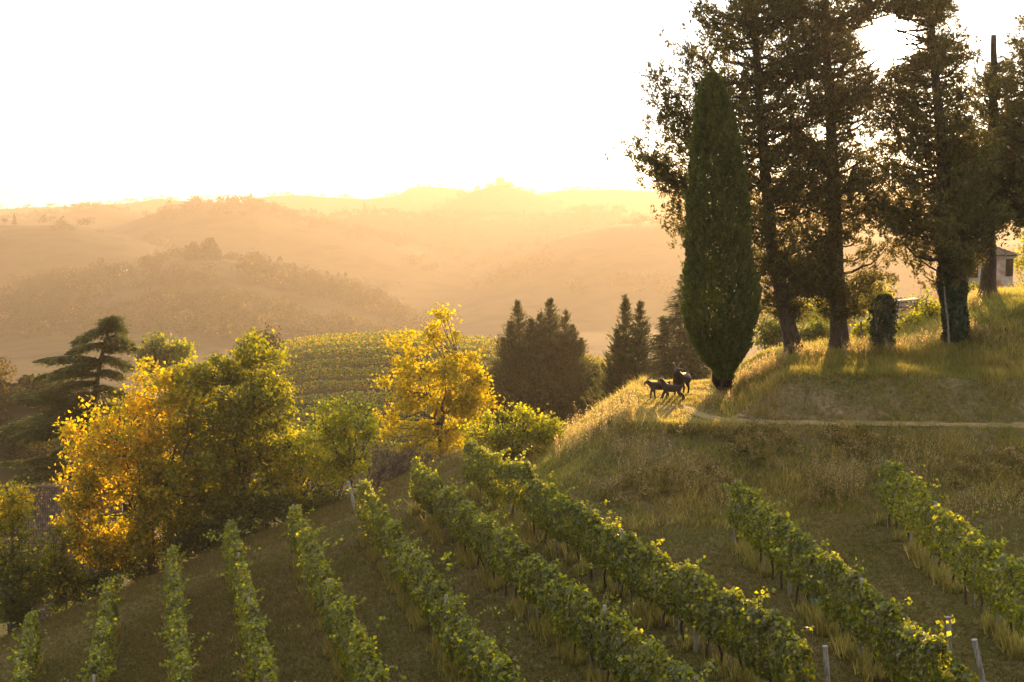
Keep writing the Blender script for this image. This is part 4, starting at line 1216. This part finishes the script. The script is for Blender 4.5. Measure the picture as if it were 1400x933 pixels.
# woodland on the far hills, one mass
TP = []
def woods(depth, x0, x1, lo, hi, n, size, mask=.5, seed=3, top=False, dev=30):
    px = R.uniform(x0, x1, n)
    Y = depth + (R.uniform(lo, hi, n) if not top else R.normal(0, dev, n))
    x = (px - 700) / F_PX * Y * 1.0
    m = fbm(x / (.11 * depth), Y / (.11 * depth), seed) > mask
    x, Y = x[m], Y[m]
    z = ground(x, Y)
    for a_, b_, c_ in zip(x, Y, z): TP.append((a_, b_, c_, size * R.uniform(.6, 1.35)))


woods(800, -40, 640, -260, 30, 1300, 7.5, .54, 3)
woods(800, 330, 620, -90, 20, 240, 9, .25, 4)
woods(1050, -60, 300, -250, 10, 160, 8, .55, 5)
woods(1300, 200, 800, -330, 0, 800, 9, .56, 6)
woods(1300, 340, 560, 0, 0, 110, 9, .2, 6, True, 25)
woods(1150, 540, 920, -300, 0, 360, 8, .62, 7)
woods(1150, 560, 720, 0, 0, 60, 8, .3, 7, True, 18)
woods(1550, 380, 960, 0, 0, 210, 8, .25, 8, True, 40)
woods(1550, 380, 960, -350, 0, 260, 9, .45, 8)
woods(1600, -40, 240, 0, 0, 100, 8, .3, 9, True, 30)
woods(1880, 560, 800, 0, 0, 90, 7, .3, 10, True, 30)
woods(2250, -60, 1000, 0, 0, 260, 7.5, .35, 11, True, 40)
woods(165, -100, 380, -60, 60, 120, 3.2, .45, 12)
woods(128, -60, 260, -24, 10, 80, 2.2, .40, 13)
cs = []; ls = []; ts = []
for (x, y, z, h) in TP:
    n = 110 if y < 1500 else 60
    if y < 200: n = 420
    c, lf = crown_cloud(np.array([x, y, z - .3]), h * R.uniform(.45, .75), h, n, h * (.13 if n > 60 else .19), 'cone' if R.uniform() < .12 else 'round')
    if n == 420: lf = .3
    cs.append(c); ls.append(np.full(n, lf)); ts.append(np.clip(R.normal(R.choice([.2, .3, .45, .75], p=[.3, .35, .23, .12]), .1, n), 0, 1))
a = Acc(); a.add(*leaves(np.concatenate(cs), np.concatenate(ls), None, .85), np.concatenate(ts).repeat(4))
wd_ = mk('woodland', a, M['wood_far'])
wd_['kind'] = 'stuff'; wd_['label'] = 'hazy woods covering the far hills and dips'

# power pylon on the ridge
Y = 1560
b = P(821, 304, Y); b[2] = g1(b[0], Y) - .5; tp = P(820.5, 276, Y)
root = thing('pylon', 'lattice power pylon standing on the far ridge', 'pylon', b)
a = Acc(); H = tp[2] - b[2]
for sx in (-1, 1):
    for sy in (-1, 1):
        a.add(*bar(b + [sx * 2.6, sy * 2.6, 0], tp + [sx * .3, sy * .3, 0], .42, .42))
for k in range(7):
    f0, f1 = k / 7, (k + 1) / 7; w0 = 2.6 * (1 - f0) + .3 * f0; w1 = 2.6 * (1 - f1) + .3 * f1
    for s in (-1, 1):
        a.add(*bar(b + [-w0, s * w0, H * f0], b + [w1, s * w1, H * f1], .25, .25)); a.add(*bar(b + [w0, s * w0, H * f0], b + [-w1, s * w1, H * f1], .25, .25))
mk('mast', a, M['steel'], root)
for f, w in ((.66, 4.2), (.80, 5.2), (.93, 3.6)):
    a = Acc(); a.add(*bar(b + [-w, 0, H * f], b + [w, 0, H * f], .5, .5)); a.add(*bar(b + [-w, 0, H * f], b + [0, 0, H * f + 2], .25, .25)); a.add(*bar(b + [w, 0, H * f], b + [0, 0, H * f + 2], .25, .25)); mk('cross_arm', a, M['steel'], root)
# thin mast on the left ridge
b = P(197, 306, 1500); b[2] = g1(b[0], 1500) - .5; tp = P(197, 282, 1500)
root = thing('mast', 'thin radio mast between the left ridges', 'mast', b)
a = Acc(); a.add(*tube(np.array([b, b * .5 + tp * .5, tp]), [.8, .55, .25], 6)); mk('shaft', a, M['steel'], root)
for f in (.55, .8, .95):
    q = b * (1 - f) + tp * f; a = Acc(); a.add(*bar(q - [1.6, 0, 0], q + [1.6, 0, 0], .4, .4)); mk('cross_arm', a, M['steel'], root)
# hilltop castle with a tower
Y = 1880
b = P(686, 256, Y); b[2] = g1(b[0], Y) - 2; k = Y / F_PX
root = thing('castle', 'pale hilltop castle with a short square tower on the far skyline', 'castle', b)
def bl(x, w, h, d=16):
    c = P(x, 254, Y); a_ = Acc(); a_.add(*box((c[0], Y, b[2] + h / 2), (w * k, d, h))); return a_, c
a, c = bl(684, 12, 10); mk('wall', a, M['plaster'], root)
a.v = a.v; a, c = bl(681, 3.2, 15, 4); mk('tower', a, M['plaster'], root)
a, c = bl(695, 9, 7, 9); mk('wing', a, M['plaster'], root)
a = Acc(); c = P(684, 254, Y); x0, x1 = c[0] - 6.4 * k, c[0] + 6.4 * k; z0 = b[2] + 10; V = np.array([[x0, Y - 9, z0], [x1, Y - 9, z0], [x1, Y + 9, z0], [x0, Y + 9, z0], [x0 + 2, Y, z0 + 2.6], [x1 - 2, Y, z0 + 2.6]])
a.add(V, [np.array([[0, 1, 5, 4], [2, 3, 4, 5]]), np.array([[1, 2, 5], [3, 0, 4]])]); mk('roof', a, M['tiles'], root)
# a farmhouse on the shoulder of the near hill
Y = 800
b = P(162, 372, Y); b[2] = g1(b[0], Y) - .5
root = thing('farmhouse', 'small hazy farmhouse on the shoulder of the nearest hill', 'house', b)
a = Acc(); a.add(*box(b + [0, 0, 2.2], (9, 7, 4.6))); mk('wall', a, M['plaster'], root)
a = Acc(); z0 = b[2] + 4.5; V = np.array([[b[0] - 5, Y - 4, z0], [b[0] + 5, Y - 4, z0], [b[0] + 5, Y + 4, z0], [b[0] - 5, Y + 4, z0], [b[0] - 5, Y, z0 + 2.4], [b[0] + 5, Y, z0 + 2.4]])
a.add(V, [np.array([[0, 1, 5, 4], [2, 3, 4, 5]]), np.array([[1, 2, 5], [3, 0, 4]])]); mk('roof', a, M['tiles'], root)
for dx in (-2.4, 2.4):
    a = Acc(); a.add(*box(b + [dx, -3.48, 2.6], (1, .1, 1.5))); mk('window', a, M['dark'], root)


# ------------------------------------------------------------------ grass and weeds
def blades(acc, p, h, w=.02, lean=.35, tint=None):
    n = len(p); an = R.uniform(0, 6.283, n); h = np.broadcast_to(h, (n,)) * R.uniform(.5, 1.4, n)
    d = np.stack([np.cos(an), np.sin(an), 0 * an], 1) * (w * R.uniform(.6, 1.4, n))[:, None] * .5
    ln = R.normal(size=(n, 3)) * lean * [1, 1, 0]; tip = p + (ln + [0, 0, 1]) * h[:, None]
    V = np.stack([p - d, p + d, tip], 1).reshape(-1, 3)
    acc.add(V, np.arange(n * 3).reshape(n, 3), np.repeat(np.clip(R.normal(.45, .2, n) if tint is None else tint, 0, 1), 3))


def scatter(n, x0, x1, y0, y1):
    x = R.uniform(x0, x1, n); y = R.uniform(y0, y1, n)
    return x, y, zones(x, y)


# mown grass between the rows
x, y, Z = scatter(420000, -20, 20, 19, 56)
s_ok = (Z[5] < 1.5) & (Z[2] < Z[1] - .1) & (np.abs(x) < .43 * y)
x, y = x[s_ok], y[s_ok]; z = ground(x, y)
pn = fbm(x * .6, y * .6, 91)
a = Acc(); blades(a, np.stack([x, y, z - .01], 1), .05 + .09 * pn, .035, .9, R.normal(.2, .2, len(x)) + .6 * pn)
o = mk('mown_grass', a, M['mown']); o['kind'] = 'stuff'; o['label'] = 'short trodden grass between the vine rows'
# rough grass on the bank, the terrace and the goat knoll
x, y, Z = scatter(520000, -3, 29, 38, 74)
okk = (Z[2] >= Z[1] - .15 + 1.5 * (fbm(x * .7, y * .7, 61) - .5) + R.normal(0, .12, len(x))) & (np.abs(x) < .45 * y) & (Z[3] > -9)
dpath = np.abs(y - np.interp(x, pl[::-1, 0], pl[::-1, 1])); onp = (x > 8.6) & (dpath < .45)
pn = fbm(x * .5, y * .5, 93)
okk &= ~onp & (R.uniform(0, 1, len(x)) < .25 + 1.1 * pn)
okk &= (Z[4] < .2) | (Z[4] > 1.7) | (R.uniform(0, 1, len(x)) < .45 * (fbm(x * .9, y * .9, 44) > .45) + .42)
okk &= (y < 62) | (R.uniform(0, 1, len(x)) < .5)
x, y, pn = x[okk], y[okk], pn[okk]; sB = Z[3][okk]; sM = Z[4][okk]; z = ground(x, y)
knoll = (sB > 0) & (sM < 0)
tus = np.clip(fbm(x * 1.1, y * 1.1, 98) * fbm(x * .4, y * .4, 99) * 3.2 - .35, 0, 1.6)
h = np.where(knoll, .10, np.where(sM > 1.9, .20, np.where(sM > .2, .14, .16))) * (.4 + 1.0 * fbm(x * 1.4, y * 1.4, 95) + 1.3 * tus * (~knoll))
a = Acc(); blades(a, np.stack([x, y, z - .02], 1), h, .03, .45, R.normal(.38, .22, len(x)) + .5 * (fbm(x * .35, y * .35, 97) - .4) + .28 * knoll + .25 * (tus - .4) * (~knoll))  # knoll blades tinted yellower: dry grass with sunlight put into its colour
o = mk('rough_grass', a, M['grass']); o['kind'] = 'stuff'; o['label'] = 'rough dry grass over the bank and the terrace'
# grass fringe at the crest
x, y, Z = scatter(160000, -22, 6, 46, 60)
okk = (np.abs(Z[5] + .2) < 2.2) & (Z[2] < Z[1]); x, y = x[okk], y[okk]; z = ground(x, y)
a = Acc(); blades(a, np.stack([x, y, z - .01], 1), .05 + .10 * fbm(x * .8, y * .8, 5), .03, .8, R.normal(.6, .2, len(x)))
o = mk('crest_grass', a, M['mown']); o['kind'] = 'stuff'; o['label'] = 'pale cut grass along the headland at the row ends'


def plumes(acc, p, h, w=1.0):
    """tall weeds: a thin stalk under a feathery head"""
    n = len(p); ln = R.normal(size=(n, 3)) * .13 * [1, 1, 0]; h = h * R.uniform(.65, 1.25, n); tip = p + (ln + [0, 0, 1]) * h[:, None]
    an = R.uniform(0, 6.283, n); d = np.stack([np.cos(an), np.sin(an), 0 * an], 1) * .008
    acc.add(np.stack([p - d, p + d, tip], 1).reshape(-1, 3), np.arange(n * 3).reshape(n, 3), np.repeat(R.uniform(.2, .5, n), 3))
    for q in range(9):
        f = .28 + .72 * q / 8; c = p * (1 - f) + tip * f + R.normal(size=(n, 3)) * .03 * w
        acc.add(*leaves(c, (.13 - .06 * (q / 8)) * w, ln * 1.5 + [0, 0, 1.0], .32, .7), np.clip(R.normal(.25 + .65 * f, .15, n), 0, 1).repeat(4))


WP = []
def weeds_px(x0, x1, fy, spread, n, h):
    px = R.uniform(x0, x1, n)
    for q in px:
        g_ = hitg(q, fy(q) + R.normal(0, spread)); WP.append((*g_, h))


weeds_px(770, 870, lambda q: np.interp(q, [770, 870], [612, 566]), 7, 210, .95)
weeds_px(760, 860, lambda q: np.interp(q, [760, 860], [628, 588]), 10, 160, .8)
weeds_px(840, 960, lambda q: np.interp(q, [840, 960], [640, 672]), 16, 130, .8)
weeds_px(1105, 1185, lambda q: 675, 12, 150, 1.0)
weeds_px(1190, 1290, lambda q: 650, 14, 110, .8)
weeds_px(960, 1010, lambda q: 690, 14, 40, .6)
weeds_px(1290, 1400, lambda q: 690, 25, 90, .6)
weeds_px(1006, 1075, lambda q: np.interp(q, [1006, 1075], [536, 498]), 4, 260, .75)
weeds_px(1085, 1130, lambda q: 492, 4, 90, .7)
weeds_px(1150, 1195, lambda q: 488, 4, 80, .7)
weeds_px(1210, 1290, lambda q: np.interp(q, [1210, 1290], [486, 470]), 4, 110, .6)
weeds_px(1322, 1352, lambda q: 462, 4, 60, .5)
weeds_px(1322, 1338, lambda q: 422, 3, 30, .8)
weeds_px(960, 985, lambda q: 552, 5, 50, .45)
weeds_px(985, 1005, lambda q: 552, 8, 60, .5)
WP = np.array(WP)
a = Acc(); plumes(a, WP[:, :3], WP[:, 3])
wr = np.concatenate([w[0] for w in WEEDS]); wh = np.concatenate([w[1] for w in WEEDS])
o = mk('tall_weeds', a, M['weed']); o['kind'] = 'stuff'; o['label'] = 'tall feathery dry weeds on the bank and along the terrace edge'
a = Acc()
for q in range(6): blades(a, wr + R.normal(size=wr.shape) * .05 * [1, 1, 0], wh, .03, .3, R.normal(.55, .25, len(wr)))
o = mk('row_weeds', a, M['grass']); o['kind'] = 'stuff'; o['label'] = 'uncut grass standing under the vine rows'

# low scrub scattered over the bank
x, y, Z = scatter(2600, 2, 24, 40, 51)
okk = (Z[3] < -.3) & (Z[3] > -7.2) & (Z[2] > Z[1] - .1) & (fbm(x * .45, y * .6, 71) > .52)
x, y = x[okk], y[okk]; z = ground(x, y)
a = Acc()
for px_, py_, pz_ in zip(x, y, z):
    m = R.integers(40, 110); hh = R.uniform(.15, .5); ww = hh * R.uniform(.5, 1.0)
    c = np.array([px_, py_, pz_]) + R.normal(size=(m, 3)) * [ww * .5, ww * .5, 0] + np.stack([0 * np.arange(m), 0 * np.arange(m), R.uniform(0, 1, m) ** .7 * hh], 1)
    a.add(*leaves(c, .085, np.array([0, 0, .5]), .5), np.clip(R.normal(R.uniform(.1, .75), .15, m), 0, 1).repeat(4))
o = mk('bank_scrub', a, M['weed']); o['kind'] = 'stuff'; o['label'] = 'low dry scrub over the bank below the path'
